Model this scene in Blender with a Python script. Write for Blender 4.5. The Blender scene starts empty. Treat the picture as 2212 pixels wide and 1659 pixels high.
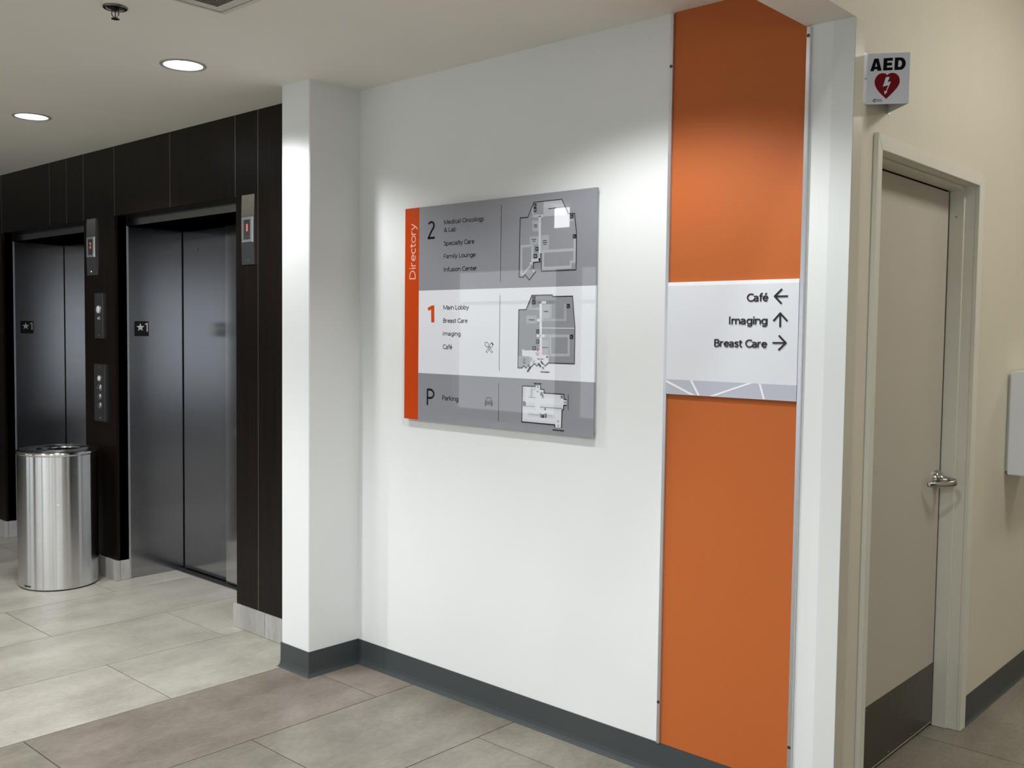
import bpy, bmesh, math, random
from mathutils import Vector, Matrix
random.seed(7)
scene = bpy.context.scene
COL = scene.collection

# ------------------------------------------------------------------ camera
IMG_W, IMG_H, FPX = 2212, 1659, 2116.76
CAM_H = 1.55
YAW, PITCH, ROLL = (math.radians(a) for a in (42.3724, 2.9855, 0.6968))
_f = Vector((-math.sin(YAW) * math.cos(PITCH), math.cos(YAW) * math.cos(PITCH), -math.sin(PITCH)))
_r0 = Vector((math.cos(YAW), math.sin(YAW), 0)); _u0 = _r0.cross(_f)
CR = math.cos(ROLL) * _r0 + math.sin(ROLL) * _u0
CU = -math.sin(ROLL) * _r0 + math.cos(ROLL) * _u0
CAM = Vector((0, 0, CAM_H))
cd = bpy.data.cameras.new('camera'); co = bpy.data.objects.new('camera', cd); COL.objects.link(co)
cd.sensor_fit = 'HORIZONTAL'; cd.sensor_width = 36; cd.lens = 36 * FPX / IMG_W; cd.clip_start = 0.05
m3 = Matrix((CR, CU, -_f)).transposed()
co.matrix_world = Matrix.Translation(CAM) @ m3.to_4x4()
scene.camera = co

# ------------------------------------------------------------------ light
SKY = 1.6            # daylight outside the curtain wall
DOWN_W = 68          # recessed downlights along the wall
FRONT_FILL_W = 185        # added unseen downlights along the open edge
PANEL_E = 23.5        # added unseen warm panels of the corridor ceiling
w = bpy.data.worlds.new('world'); scene.world = w; w.use_nodes = True
bg = w.node_tree.nodes['Background']; bg.inputs[0].default_value = (0.90, 0.96, 1.0, 1); bg.inputs[1].default_value = SKY
vs = scene.view_settings
vs.view_transform = 'Standard'; vs.look = 'None'; vs.exposure = 0.12; vs.gamma = 1; vs.use_curve_mapping = False

def portal(loc, rot, sx, sy):
    l = bpy.data.lights.new('window_portal', 'AREA'); l.shape = 'RECTANGLE'; l.size = sx; l.size_y = sy
    l.cycles.is_portal = True
    o = bpy.data.objects.new('window_portal', l); o.location = loc; o.rotation_euler = rot; COL.objects.link(o)
portal((-2.5, -6.99, 1.4), (math.radians(90), 0, 0), 22.6, 2.5)
portal((8.99, -4.0, 1.4), (math.radians(90), 0, math.radians(90)), 5.6, 2.5)

# ------------------------------------------------------------------ pixel helpers (a pixel gives a direction, the plane gives the distance)
def ray(px, py):
    return CR * ((px - IMG_W / 2) / FPX) - CU * ((py - IMG_H / 2) / FPX) + _f
def hit(px, py, ax, v):
    d = ray(px, py); t = (v - CAM[ax]) / d[ax]
    return CAM + d * t

# ------------------------------------------------------------------ materials
MATS = {}
def nodes(name):
    m = bpy.data.materials.new(name); m.use_nodes = True
    nt = m.node_tree; b = nt.nodes['Principled BSDF']
    MATS[name] = m
    return m, nt, b
def srgb(r, g, b):
    f = lambda c: (c / 255 / 12.92) if c / 255 <= 0.04045 else ((c / 255 + 0.055) / 1.055) ** 2.4
    return (f(r), f(g), f(b), 1)
def plain(name, col, rough=0.5, metal=0.0, spec=0.5, coat=0.0, emit=None, es=1.0):
    m, nt, b = nodes(name)
    b.inputs['Base Color'].default_value = col if len(col) == 4 else (*col, 1)
    b.inputs['Roughness'].default_value = rough; b.inputs['Metallic'].default_value = metal
    b.inputs['Specular IOR Level'].default_value = spec
    if coat: b.inputs['Coat Weight'].default_value = coat; b.inputs['Coat Roughness'].default_value = 0.03
    if emit: b.inputs['Emission Color'].default_value = (*emit, 1); b.inputs['Emission Strength'].default_value = es
    return m
def tex(nt, kind, **kw):
    n = nt.nodes.new(kind)
    for k, v in kw.items():
        if k in n.inputs: n.inputs[k].default_value = v
        else: setattr(n, k, v)
    return n
def coords(nt, scale=(1, 1, 1), which='Object', world=False):
    mp = nt.nodes.new('ShaderNodeMapping'); mp.inputs['Scale'].default_value = scale
    if world:
        g = nt.nodes.new('ShaderNodeNewGeometry'); nt.links.new(g.outputs['Position'], mp.inputs[0])
    else:
        t = nt.nodes.new('ShaderNodeTexCoord'); nt.links.new(t.outputs[which], mp.inputs[0])
    return mp
def paint(name, col, rough=0.55, bump=0.05, var=0.03, scuff=0.0):
    m, nt, b = nodes(name)
    b.inputs['Roughness'].default_value = rough; b.inputs['Specular IOR Level'].default_value = 0.35
    mp = coords(nt, world=True)
    n1 = tex(nt, 'ShaderNodeTexNoise', Scale=2.3, Detail=4.0); nt.links.new(mp.outputs[0], n1.inputs['Vector'])
    rmp = nt.nodes.new('ShaderNodeValToRGB')
    rmp.color_ramp.elements[0].position = 0.3; rmp.color_ramp.elements[1].position = 0.7
    c = col
    rmp.color_ramp.elements[0].color = (c[0] * (1 - var), c[1] * (1 - var), c[2] * (1 - var), 1)
    rmp.color_ramp.elements[1].color = c
    nt.links.new(n1.outputs['Fac'], rmp.inputs[0])
    out = rmp.outputs[0]
    if scuff:
        mp2 = coords(nt, (5.0, 5.0, 70.0), world=True)
        n3 = tex(nt, 'ShaderNodeTexNoise', Scale=0.9, Detail=3.0, Roughness=0.6); nt.links.new(mp2.outputs[0], n3.inputs['Vector'])
        r3 = nt.nodes.new('ShaderNodeValToRGB'); r3.color_ramp.elements[0].position = 0.72; r3.color_ramp.elements[1].position = 0.78
        r3.color_ramp.elements[0].color = (0, 0, 0, 1); r3.color_ramp.elements[1].color = (scuff, scuff, scuff, 1)
        nt.links.new(n3.outputs['Fac'], r3.inputs[0])
        mx = nt.nodes.new('ShaderNodeMix'); mx.data_type = 'RGBA'
        nt.links.new(r3.outputs[0], mx.inputs['Factor']); nt.links.new(out, mx.inputs['A'])
        mx.inputs['B'].default_value = (c[0] * 0.72, c[1] * 0.72, c[2] * 0.72, 1)
        out = mx.outputs['Result']
    nt.links.new(out, b.inputs['Base Color'])
    n2 = tex(nt, 'ShaderNodeTexNoise', Scale=320.0, Detail=2.0); nt.links.new(mp.outputs[0], n2.inputs['Vector'])
    bp = nt.nodes.new('ShaderNodeBump'); bp.inputs['Strength'].default_value = bump; bp.inputs['Distance'].default_value = 0.002
    nt.links.new(n2.outputs['Fac'], bp.inputs['Height']); nt.links.new(bp.outputs[0], b.inputs['Normal'])
    return m
def tile_mat(name, c0, c1, rough=0.33):
    m, nt, b = nodes(name)
    mp = coords(nt, (5.5, 2.6, 1), world=True)
    oi = nt.nodes.new('ShaderNodeObjectInfo')
    va = nt.nodes.new('ShaderNodeVectorMath'); va.operation = 'MULTIPLY_ADD'
    va.inputs[1].default_value = (31, 17, 0); 
    nt.links.new(oi.outputs['Random'], va.inputs[0]); nt.links.new(mp.outputs[0], va.inputs[2])
    n1 = tex(nt, 'ShaderNodeTexNoise', Scale=0.8, Detail=9.0, Roughness=0.68); nt.links.new(va.outputs[0], n1.inputs['Vector'])
    n2 = tex(nt, 'ShaderNodeTexNoise', Scale=11.0, Detail=7.0, Roughness=0.7); nt.links.new(va.outputs[0], n2.inputs['Vector'])
    ad = nt.nodes.new('ShaderNodeMath'); ad.operation = 'MULTIPLY_ADD'; ad.inputs[1].default_value = 0.55
    nt.links.new(n2.outputs['Fac'], ad.inputs[0]); nt.links.new(n1.outputs['Fac'], ad.inputs[2])
    r = nt.nodes.new('ShaderNodeValToRGB'); r.color_ramp.elements[0].position = 0.6; r.color_ramp.elements[1].position = 0.95
    r.color_ramp.elements[0].color = c0; r.color_ramp.elements[1].color = c1
    nt.links.new(ad.outputs[0], r.inputs[0])
    # each tile a touch lighter or darker
    mr = nt.nodes.new('ShaderNodeMapRange'); mr.inputs['To Min'].default_value = 0.93; mr.inputs['To Max'].default_value = 1.05
    nt.links.new(oi.outputs['Random'], mr.inputs['Value'])
    mu = nt.nodes.new('ShaderNodeVectorMath'); mu.operation = 'SCALE'
    nt.links.new(r.outputs[0], mu.inputs[0]); nt.links.new(mr.outputs[0], mu.inputs['Scale'])
    nt.links.new(mu.outputs[0], b.inputs['Base Color'])
    b.inputs['Roughness'].default_value = rough; b.inputs['Specular IOR Level'].default_value = 0.45
    bp = nt.nodes.new('ShaderNodeBump'); bp.inputs['Strength'].default_value = 0.04; bp.inputs['Distance'].default_value = 0.002
    nt.links.new(n2.outputs['Fac'], bp.inputs['Height']); nt.links.new(bp.outputs[0], b.inputs['Normal'])
    return m
def brushed(name, col, rough, aniso=0.6, scale=(1, 1, 300), var=0.06, rot=0.0, flat=True):
    m, nt, b = nodes(name)
    b.inputs['Metallic'].default_value = 1; b.inputs['Base Color'].default_value = (*col, 1)
    mp = coords(nt, scale)
    n = tex(nt, 'ShaderNodeTexNoise', Scale=1.0, Detail=3.0); nt.links.new(mp.outputs[0], n.inputs['Vector'])
    mr = nt.nodes.new('ShaderNodeMapRange'); mr.inputs['To Min'].default_value = rough - var; mr.inputs['To Max'].default_value = rough + var
    nt.links.new(n.outputs['Fac'], mr.inputs['Value']); nt.links.new(mr.outputs[0], b.inputs['Roughness'])
    b.inputs['Anisotropic'].default_value = aniso
    g = nt.nodes.new('ShaderNodeNewGeometry'); cr = nt.nodes.new('ShaderNodeVectorMath'); cr.operation = 'CROSS_PRODUCT'
    cr.inputs[1].default_value = (0, 0, 1); nt.links.new(g.outputs['True Normal' if flat else 'Normal'], cr.inputs[0])
    nt.links.new(cr.outputs[0], b.inputs['Tangent']); b.inputs['Anisotropic Rotation'].default_value = rot
    return m
def wood_mat(name):
    m, nt, b = nodes(name)
    mp = coords(nt, (60, 60, 1.6), world=True)
    n = tex(nt, 'ShaderNodeTexNoise', Scale=1.0, Detail=6.0, Roughness=0.65); nt.links.new(mp.outputs[0], n.inputs['Vector'])
    r = nt.nodes.new('ShaderNodeValToRGB'); r.color_ramp.elements[0].position = 0.3; r.color_ramp.elements[1].position = 0.75
    r.color_ramp.elements[0].color = (0.0040, 0.0026, 0.0020, 1); r.color_ramp.elements[1].color = (0.014, 0.008, 0.0058, 1)
    nt.links.new(n.outputs['Fac'], r.inputs[0]); nt.links.new(r.outputs[0], b.inputs['Base Color'])
    b.inputs['Roughness'].default_value = 0.34; b.inputs['Specular IOR Level'].default_value = 0.18
    return m

paint('wall_white', srgb(233, 235, 233), scuff=0.10)
paint('ceiling_white', srgb(240, 236, 228), rough=0.8)
paint('wall_cream', srgb(214, 208, 190), scuff=0.06)
paint('frame_paint', srgb(218, 215, 202), rough=0.42, bump=0.02, scuff=0.25)
paint('door_paint', srgb(190, 184, 171), rough=0.4, bump=0.03)
paint('far_wall', srgb(150, 150, 150))
tile_mat('tile_light', srgb(150, 145, 134), srgb(179, 175, 164))
tile_mat('tile_taupe', srgb(112, 103, 94), srgb(145, 136, 126))
tile_mat('tile_grey', srgb(114, 108, 98), srgb(146, 140, 128))
tile_mat('stone', srgb(158, 156, 151), srgb(190, 188, 184), rough=0.45)
plain('grout', srgb(60, 54, 47), 0.9)
wood_mat('dark_wood')
plain('gap_shade_backing', (0.004, 0.004, 0.005), 0.6)  # black for painted shade in gaps and for hidden backing
plain('reveal_metal', (0.42, 0.40, 0.37), 0.35, 1.0)
brushed('elevator_steel', (0.385, 0.39, 0.405), 0.18, scale=(1.2, 1.2, 420))
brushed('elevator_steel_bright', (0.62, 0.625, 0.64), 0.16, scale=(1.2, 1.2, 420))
brushed('bin_steel', (0.74, 0.74, 0.74), 0.20, aniso=0.97, scale=(3, 3, 260), var=0.05, rot=0.25, flat=False)
plain('foot_and_inner_shade', (0.006, 0.006, 0.006), 0.9, spec=0.03)  # black for the foot ring and for shade painted inside openings
plain('polished_steel', (0.72, 0.72, 0.72), 0.14, 1.0)
plain('plate_steel', (0.42, 0.42, 0.42), 0.25, 1.0)
plain('satin_nickel', (0.50, 0.49, 0.47), 0.16, 1.0)
brushed('aluminium', (0.78, 0.79, 0.82), 0.34, scale=(8, 8, 60))
plain('screw_dark', (0.12, 0.12, 0.12), 0.35, 1.0)
brushed('kick_steel', (0.17, 0.162, 0.145), 0.33, scale=(1, 60, 2))
paint('rubber_base', srgb(67, 72, 73), rough=0.42, bump=0.02, var=0.08)
paint('orange_panel', srgb(189, 99, 43), rough=0.6, bump=0.12, var=0.02)
plain('sign_orange', srgb(204, 72, 24), 0.012, spec=0.6)
plain('sign_grey', srgb(148, 149, 156), 0.012, spec=0.6)
plain('sign_white', srgb(232, 234, 240), 0.012, spec=0.6)
plain('sign_black', srgb(34, 36, 42), 0.012, spec=0.6)
plain('sign_digit_orange', srgb(214, 82, 32), 0.012, spec=0.6)
plain('sign_pink', srgb(240, 196, 178), 0.012, spec=0.6)
plain('map_pale', srgb(200, 203, 208), 0.02, spec=0.6)
plain('map_light', srgb(182, 185, 190), 0.012, spec=0.6)
plain('map_room', srgb(171, 174, 179), 0.012, spec=0.6)
plain('map_grey', srgb(150, 152, 158), 0.012, spec=0.6)
plain('map_white', srgb(226, 228, 234), 0.012, spec=0.6)
plain('map_line_grey', srgb(128, 130, 138), 0.012, spec=0.6)
plain('map_icon_line', srgb(170, 172, 178), 0.012, spec=0.6)
plain('map_red', srgb(196, 62, 62), 0.012, spec=0.6)
plain('sign_edge', srgb(205, 212, 206), 0.25, spec=0.5)
plain('way_white', srgb(226, 228, 233), 0.32)
plain('way_glow_lines', srgb(246, 247, 250), 0.3)  # lighter white for the painted top glow and the printed lines
plain('way_lilac', srgb(190, 192, 203), 0.32)
plain('way_black', srgb(28, 30, 34), 0.35)
plain('aed_white', srgb(226, 227, 236), 0.3)
plain('aed_black', srgb(8, 9, 7), 0.4, spec=0.1)
plain('aed_red', srgb(122, 22, 25), 0.4, spec=0.1)
plain('aed_halo', srgb(240, 205, 205), 0.35)
plain('box_white', srgb(226, 229, 234), 0.35)
plain('plate_black', (0.004, 0.004, 0.004), 0.4)
plain('plate_silver', (0.62, 0.62, 0.62), 0.4)
plain('digit_red', (0.5, 0.06, 0.02), 0.4, emit=(1.0, 0.16, 0.06), es=0.9)
plain('display_dark', (0.05, 0.055, 0.055), 0.25)
plain('button_lit', (0.75, 0.72, 0.70), 0.25)
plain('downlight_lens', (0.9, 0.9, 0.9), 0.4, emit=(0.94, 0.98, 1.0), es=DOWN_W * 0.1)
plain('downlight_trim', srgb(168, 166, 160), 0.35)
plain('vent_frame', srgb(214, 210, 202), 0.5)
plain('vent_grille', srgb(118, 113, 110), 0.6)
plain('sprinkler_chrome', (0.20, 0.19, 0.18), 0.2, 1.0)
plain('sprinkler_dark', (0.03, 0.03, 0.035), 0.35, 0.6)
plain('corridor_fill_panel', (0.9, 0.9, 0.88), 0.5, emit=(1.0, 0.955, 0.87), es=PANEL_E)
plain('reflection_box_face', (0.9, 0.9, 0.9), 0.5, emit=(0.95, 0.98, 1.0), es=10.0)
plain('mullion', (0.10, 0.10, 0.11), 0.4, 0.5)
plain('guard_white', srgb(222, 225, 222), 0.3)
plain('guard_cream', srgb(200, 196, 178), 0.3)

# ------------------------------------------------------------------ mesh helpers
def q(bm, pts):
    return bm.faces.new([bm.verts.new(p) for p in pts])
def box(bm, x0, x1, y0, y1, z0, z1):
    v = [bm.verts.new((x, y, z)) for x in (x0, x1) for y in (y0, y1) for z in (z0, z1)]
    for f in ((0, 1, 3, 2), (4, 6, 7, 5), (0, 4, 5, 1), (2, 3, 7, 6), (0, 2, 6, 4), (1, 5, 7, 3)):
        bm.faces.new([v[i] for i in f])
    return v
def obj(name, bm, mat, parent=None, smooth=False, bevel=0.0, mats=None):
    bmesh.ops.recalc_face_normals(bm, faces=bm.faces[:])
    if bevel:
        bmesh.ops.bevel(bm, geom=bm.edges[:], offset=bevel, segments=2, affect='EDGES', clamp_overlap=True)
    me = bpy.data.meshes.new(name); bm.to_mesh(me); bm.free()
    for m in (mats or [mat]): me.materials.append(MATS[m])
    if smooth:
        for p in me.polygons: p.use_smooth = True
    o = bpy.data.objects.new(name, me); COL.objects.link(o)
    if parent: o.parent = parent
    return o
def bxo(name, x0, x1, y0, y1, z0, z1, mat, parent=None, bevel=0.0):
    bm = bmesh.new(); box(bm, x0, x1, y0, y1, z0, z1)
    return obj(name, bm, mat, parent, bevel=bevel)
def thing(name, label, cat, loc=(0, 0, 0), group=None):
    o = bpy.data.objects.new(name, None); COL.objects.link(o); o.empty_display_size = 0.1
    o['label'] = label; o['category'] = cat
    if group: o['group'] = group
    return o
def tag(o, label, cat, group=None):
    o['label'] = label; o['category'] = cat
    if group: o['group'] = group
    return o
def struct(o, label, cat):
    o['kind'] = 'structure'; o['label'] = label; o['category'] = cat
    return o
def sempty(name, label, cat):
    o = bpy.data.objects.new(name, None); COL.objects.link(o)
    return struct(o, label, cat)
def place_root(root, loc):
    """put an Empty at a thing's base while its children stay where they are"""
    loc = Vector(loc)
    root.location = loc
    for c in root.children: c.location = c.location - loc
def lathe(bm, prof, n, M):
    rings = []
    for r, h in prof:
        rings.append([bm.verts.new(M @ Vector((r * math.cos(2 * math.pi * i / n), r * math.sin(2 * math.pi * i / n), h))) for i in range(n)])
    for a, b in zip(rings, rings[1:]):
        for i in range(n):
            bm.faces.new((a[i], a[(i + 1) % n], b[(i + 1) % n], b[i]))
    return rings
def disc(bm, r, h, n, M):
    return bm.faces.new([bm.verts.new(M @ Vector((r * math.cos(2 * math.pi * i / n), r * math.sin(2 * math.pi * i / n), h))) for i in range(n)])
def tube(bm, pts, radii, n=10, squash=(1, 1)):
    pts = [Vector(p) for p in pts]; rings = []
    for i, p in enumerate(pts):
        t = (pts[min(i + 1, len(pts) - 1)] - pts[max(i - 1, 0)]).normalized()
        a = Vector((0, 0, 1)) if abs(t.z) < 0.9 else Vector((1, 0, 0))
        s = t.cross(a).normalized(); u = s.cross(t).normalized()
        r = radii[i] if isinstance(radii, (list, tuple)) else radii
        rings.append([bm.verts.new(p + s * (math.cos(2 * math.pi * k / n) * r * squash[0]) + u * (math.sin(2 * math.pi * k / n) * r * squash[1])) for k in range(n)])
    for a, b in zip(rings, rings[1:]):
        for k in range(n): bm.faces.new((a[k], a[(k + 1) % n], b[(k + 1) % n], b[k]))
    bm.faces.new(rings[0]); bm.faces.new(rings[-1])

# a flat graphic lives on a plane: o = origin, u, v in-plane axes, n = towards the viewer
class Plane:
    def __init__(s, fn, n): s.fn = fn; s.n = Vector(n)
    def p(s, pt, lift=0.0): return s.fn(*pt) + s.n * lift
def poly(bm, P, pts, lift): q(bm, [P.p(a, lift) for a in pts])
def rect(bm, P, x0, y0, x1, y1, lift): poly(bm, P, [(x0, y0), (x1, y0), (x1, y1), (x0, y1)], lift)
def stroke(bm, P, pts, wid, lift, closed=False):
    """a line of world width wid along pixel points"""
    V = [P.p(a, lift) for a in pts]
    if closed: V.append(V[0])
    for si, (a, b) in enumerate(zip(V, V[1:])):
        a = a + P.n * (si % 5 * 0.00003); b = b + P.n * (si % 5 * 0.00003)
        d = (b - a)
        if d.length < 1e-6: continue
        d.normalize(); s = d.cross(P.n).normalized() * (wid / 2); e = d * (wid * 0.42)
        q(bm, [a - s - e, b - s + e, b + s + e, a + s - e])
def ellipse_pts(cx, cy, rx, ry, n=24, rot=0.0):
    out = []
    for i in range(n):
        t = 2 * math.pi * i / n; x = rx * math.cos(t); y = ry * math.sin(t)
        out.append((cx + x * math.cos(rot) - y * math.sin(rot), cy + x * math.sin(rot) + y * math.cos(rot)))
    return out
_text_cache = {}
def text_mesh(s):
    if s in _text_cache: return _text_cache[s]
    cu = bpy.data.curves.new('t', 'FONT'); cu.body = s; cu.size = 1.0; cu.resolution_u = 4
    o = bpy.data.objects.new('t', cu); COL.objects.link(o)
    dg = bpy.context.evaluated_depsgraph_get(); me = bpy.data.meshes.new_from_object(o.evaluated_get(dg))
    vs_ = [tuple(v.co) for v in me.vertices]; fs = [tuple(p.vertices) for p in me.polygons]
    bpy.data.objects.remove(o); bpy.data.curves.remove(cu); bpy.data.meshes.remove(me)
    _text_cache[s] = (vs_, fs)
    return vs_, fs
CAPH = max(v[1] for v in text_mesh('H')[0])
def text(bm, s, A, U, V, n, width, cap, depth=0.0, embolden=0.0):
    """text with its left baseline point at A, U along the line, V up, exact width and cap height"""
    vs_, fs = text_mesh(s)
    x0 = min(v[0] for v in vs_); x1 = max(v[0] for v in vs_)
    sx = width / (x1 - x0); sy = cap / CAPH
    pos = [A + U * ((v[0] - x0) * sx) + V * (v[1] * sy) + n * depth for v in vs_]
    vv = [bm.verts.new(p) for p in pos]
    nf = []
    for f in fs:
        try: nf.append(bm.faces.new([vv[i] for i in f]))
        except ValueError: pass
    if depth > 0.0012:
        ex = bmesh.ops.extrude_face_region(bm, geom=nf)
        for g in ex['geom']:
            if isinstance(g, bmesh.types.BMVert): g.co -= n * depth
# a monoline humanist alphabet for the signs: centre lines in units of the cap height
def _arc(cx, cy, rx, ry, a0, a1, n=14):
    return [(cx + rx * math.cos(math.radians(a0 + (a1 - a0) * i / n)), cy + ry * math.sin(math.radians(a0 + (a1 - a0) * i / n))) for i in range(n + 1)]
def _cr(p, n=5):
    out = []; P = [p[0]] + p + [p[-1]]
    for i in range(1, len(P) - 2):
        for k in range(n):
            t = k / n; a, b, c, d = P[i - 1], P[i], P[i + 1], P[i + 2]
            out.append(tuple(0.5 * (2 * b[j] + (c[j] - a[j]) * t + (2 * a[j] - 5 * b[j] + 4 * c[j] - d[j]) * t * t + (3 * b[j] - a[j] - 3 * c[j] + d[j]) * t ** 3) for j in (0, 1)))
    return out + [p[-1]]
_el = lambda cx, cy, rx, ry: ('c', _arc(cx, cy, rx, ry, 0, 360, 28)[:-1])
_S = [(.385, .59), (.31, .645), (.21, .66), (.11, .62), (.075, .53), (.12, .44), (.23, .375), (.34, .31), (.395, .215), (.36, .115), (.26, .063), (.16, .068), (.055, .125)]
GLYPH = {
 'a': (.57, [[(.075, .575), (.13, .63)] + _arc(.265, .475, .185, .185, 105, 0) + [(.45, .3), (.45, 0)], [(.45, .405), (.30, .395)] + _arc(.225, .215, .155, .16, 80, 280) + [(.34, .08), (.45, .17)]]),
 'b': (.61, [[(.07, 0), (.07, 1.05)], _el(.305, .36, .215, .30)]),
 'c': (.49, [_arc(.31, .36, .235, .30, 52, 308)]),
 'd': (.61, [[(.54, 0), (.54, 1.05)], _el(.305, .36, .215, .30)]),
 'e': (.57, [[(.09, .375), (.525, .375)], _arc(.305, .36, .225, .30, 3, 318, 22)]),
 'f': (.36, [[(.17, 0), (.17, .82)] + _arc(.335, .83, .165, .165, 180, 85, 8), [(.03, .665), (.345, .665)]]),
 'g': (.61, [[(.54, .72), (.54, 0)] + _arc(.315, -.03, .225, .19, 0, -140, 12), _el(.305, .36, .215, .30)]),
 'i': (.24, [[(.12, 0), (.12, .72)], [(.12, .875), (.12, 1.0)]]),
 'k': (.51, [[(.07, 0), (.07, 1.05)], [(.10, .34), (.44, .72)], [(.205, .455), (.48, 0)]]),
 'l': (.24, [[(.12, 0), (.12, 1.05)]]),
 'm': (.89, [[(.07, 0), (.07, .72)], [(.07, .42)] + _arc(.255, .47, .185, .19, 170, 0) + [(.44, 0)], [(.44, .42)] + _arc(.625, .47, .185, .19, 170, 0) + [(.81, 0)]]),
 'n': (.59, [[(.07, 0), (.07, .72)], [(.07, .42)] + _arc(.295, .445, .22, .215, 170, 0) + [(.515, 0)]]),
 'o': (.61, [_el(.305, .36, .245, .30)]),
 'p': (.61, [[(.07, -.28), (.07, .72)], _el(.305, .36, .215, .30)]),
 'r': (.40, [[(.07, 0), (.07, .72)], [(.07, .38)] + _arc(.29, .43, .22, .235, 170, 78, 8)]),
 's': (.46, [_cr(_S)]),
 't': (.38, [[(.16, .90), (.16, .21)] + _arc(.30, .20, .14, .14, 180, 285, 8), [(.02, .665), (.345, .665)]]),
 'u': (.59, [[(.515, 0), (.515, .72)], [(.515, .30)] + _arc(.29, .275, .22, .215, -10, -180) + [(.07, .72)]]),
 'y': (.51, [[(.03, .72), (.255, .06)], [(.48, .72), (.27, .09), (.20, -.08), (.13, -.19), (.02, -.215)]]),
 ' ': (.28, []),
 'M': (.92, [[(.09, 0), (.09, 1.0)], [(.09, .97), (.46, .10)], [(.46, .10), (.83, .97)], [(.83, 0), (.83, 1.0)]]),
 'O': (.90, [_el(.45, .5, .375, .44)]),
 'L': (.53, [[(.09, 1.0), (.09, .06), (.50, .06)]]),
 'S': (.55, [_cr([(x * 1.2, y * 1.385) for x, y in _S])]),
 'C': (.70, [_arc(.46, .5, .375, .44, 52, 308)]),
 'F': (.53, [[(.09, 0), (.09, .94), (.49, .94)], [(.09, .51), (.45, .51)]]),
 'I': (.30, [[(.13, 0), (.13, 1.0)]]),
 'B': (.64, [[(.09, .05), (.09, .95)], [(.09, .94), (.30, .94)] + _arc(.31, .735, .205, .205, 90, -90, 10) + [(.09, .53)], [(.29, .53)] + _arc(.32, .295, .235, .235, 90, -90, 10) + [(.09, .06)]]),
 'P': (.58, [[(.09, 0), (.09, .97)], [(.09, .94), (.27, .94)] + _arc(.27, .69, .245, .25, 90, -90, 12) + [(.09, .44)]]),
 'D': (.78, [[(.09, .05), (.09, .95)], [(.09, .94), (.27, .94)] + _arc(.27, .5, .42, .44, 90, -90, 20) + [(.09, .06)]]),
 '&': (.78, [_cr([(.69, 0), (.45, .31), (.22, .62), (.17, .78), (.24, .91), (.35, .945), (.46, .87), (.45, .73), (.31, .58), (.13, .43), (.07, .27), (.13, .115), (.28, .055), (.44, .10), (.58, .25), (.65, .47)])]),
 '2': (.58, [_cr([(.09, .85), (.18, .92), (.29, .945), (.42, .89), (.465, .75), (.42, .60), (.29, .42), (.09, .07)]) + [(.09, .06), (.53, .06)]]),
}
GLYPH['\u00e9'] = (GLYPH['e'][0], GLYPH['e'][1] + [[(.27, .83), (.40, 1.02)]])
def _ribbon(pts, half, closed):
    n = len(pts); L = []; R = []
    for i in range(n):
        p = Vector(pts[i])
        a = Vector(pts[i - 1]) if (i > 0 or closed) else None; b = Vector(pts[(i + 1) % n]) if (i < n - 1 or closed) else None
        d0 = (p - a).normalized() if a is not None else None; d1 = (b - p).normalized() if b is not None else None
        d0 = d0 if d0 is not None else d1; d1 = d1 if d1 is not None else d0
        n0 = Vector((-d0.y, d0.x)); n1 = Vector((-d1.y, d1.x)); k = max(0.35, 1 + n0.dot(n1)); mtr = (n0 + n1) / k
        L.append(p + mtr * half); R.append(p - mtr * half)
    return L, R
def stext(bm, s, A, U, V, n, width, cap, weight, lift, depth=0.0):
    """monoline lettering: left baseline point A, U along the line, V up, exact width and cap height"""
    runs = []; x = 0.0
    for ch in s:
        adv, strokes = GLYPH[ch]
        for st in strokes:
            cl = isinstance(st, tuple); pts = st[1] if cl else st
            runs.append(([(px + x, py) for px, py in pts], cl))
        x += adv
    x0 = min(p[0] for r, _ in runs for p in r); x1 = max(p[0] for r, _ in runs for p in r)
    half = weight * cap / 2; sx = (width - 2 * half) / max(x1 - x0, 1e-6) if x1 - x0 > 0.02 else 1.0
    for ri, (r, cl) in enumerate(runs):
        lift_r = lift + ri * 0.00003
        pts = [((px - x0) * sx + half, py * cap) for px, py in r]
        L, R = _ribbon(pts, half, cl)
        W3 = lambda p, l: A + U * p.x + V * p.y + n * l
        vl = [bm.verts.new(W3(p, lift_r)) for p in L]; vr = [bm.verts.new(W3(p, lift_r)) for p in R]; m = len(pts)
        rng = range(m if cl else m - 1)
        for i in rng: j = (i + 1) % m; bm.faces.new((vl[i], vl[j], vr[j], vr[i]))
        if depth:
            bl = [bm.verts.new(W3(p, lift - depth)) for p in L]; br = [bm.verts.new(W3(p, lift - depth)) for p in R]
            for i in rng:
                j = (i + 1) % m; bm.faces.new((vl[i], bl[i], bl[j], vl[j])); bm.faces.new((vr[j], br[j], br[i], vr[i]))
            if not cl: bm.faces.new((vl[0], vr[0], br[0], bl[0])); bm.faces.new((vl[-1], bl[-1], br[-1], vr[-1]))
def ptext(bm, P, s, xl, yb, xr, yt, lift, weight=0.14, depth=0.0):
    """lettering on a pixel-mapped plane: left baseline (xl, yb), right end xr, cap top yt"""
    A = P.p((xl, yb)); B = P.p((xr, yb)); T = P.p((xl, yt))
    U = Vector((B.x - A.x, B.y - A.y, 0)); wdt = U.length; U.normalize()
    stext(bm, s, A, U, Vector((0, 0, 1)), P.n, wdt, T.z - A.z, weight, lift, depth)

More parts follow.
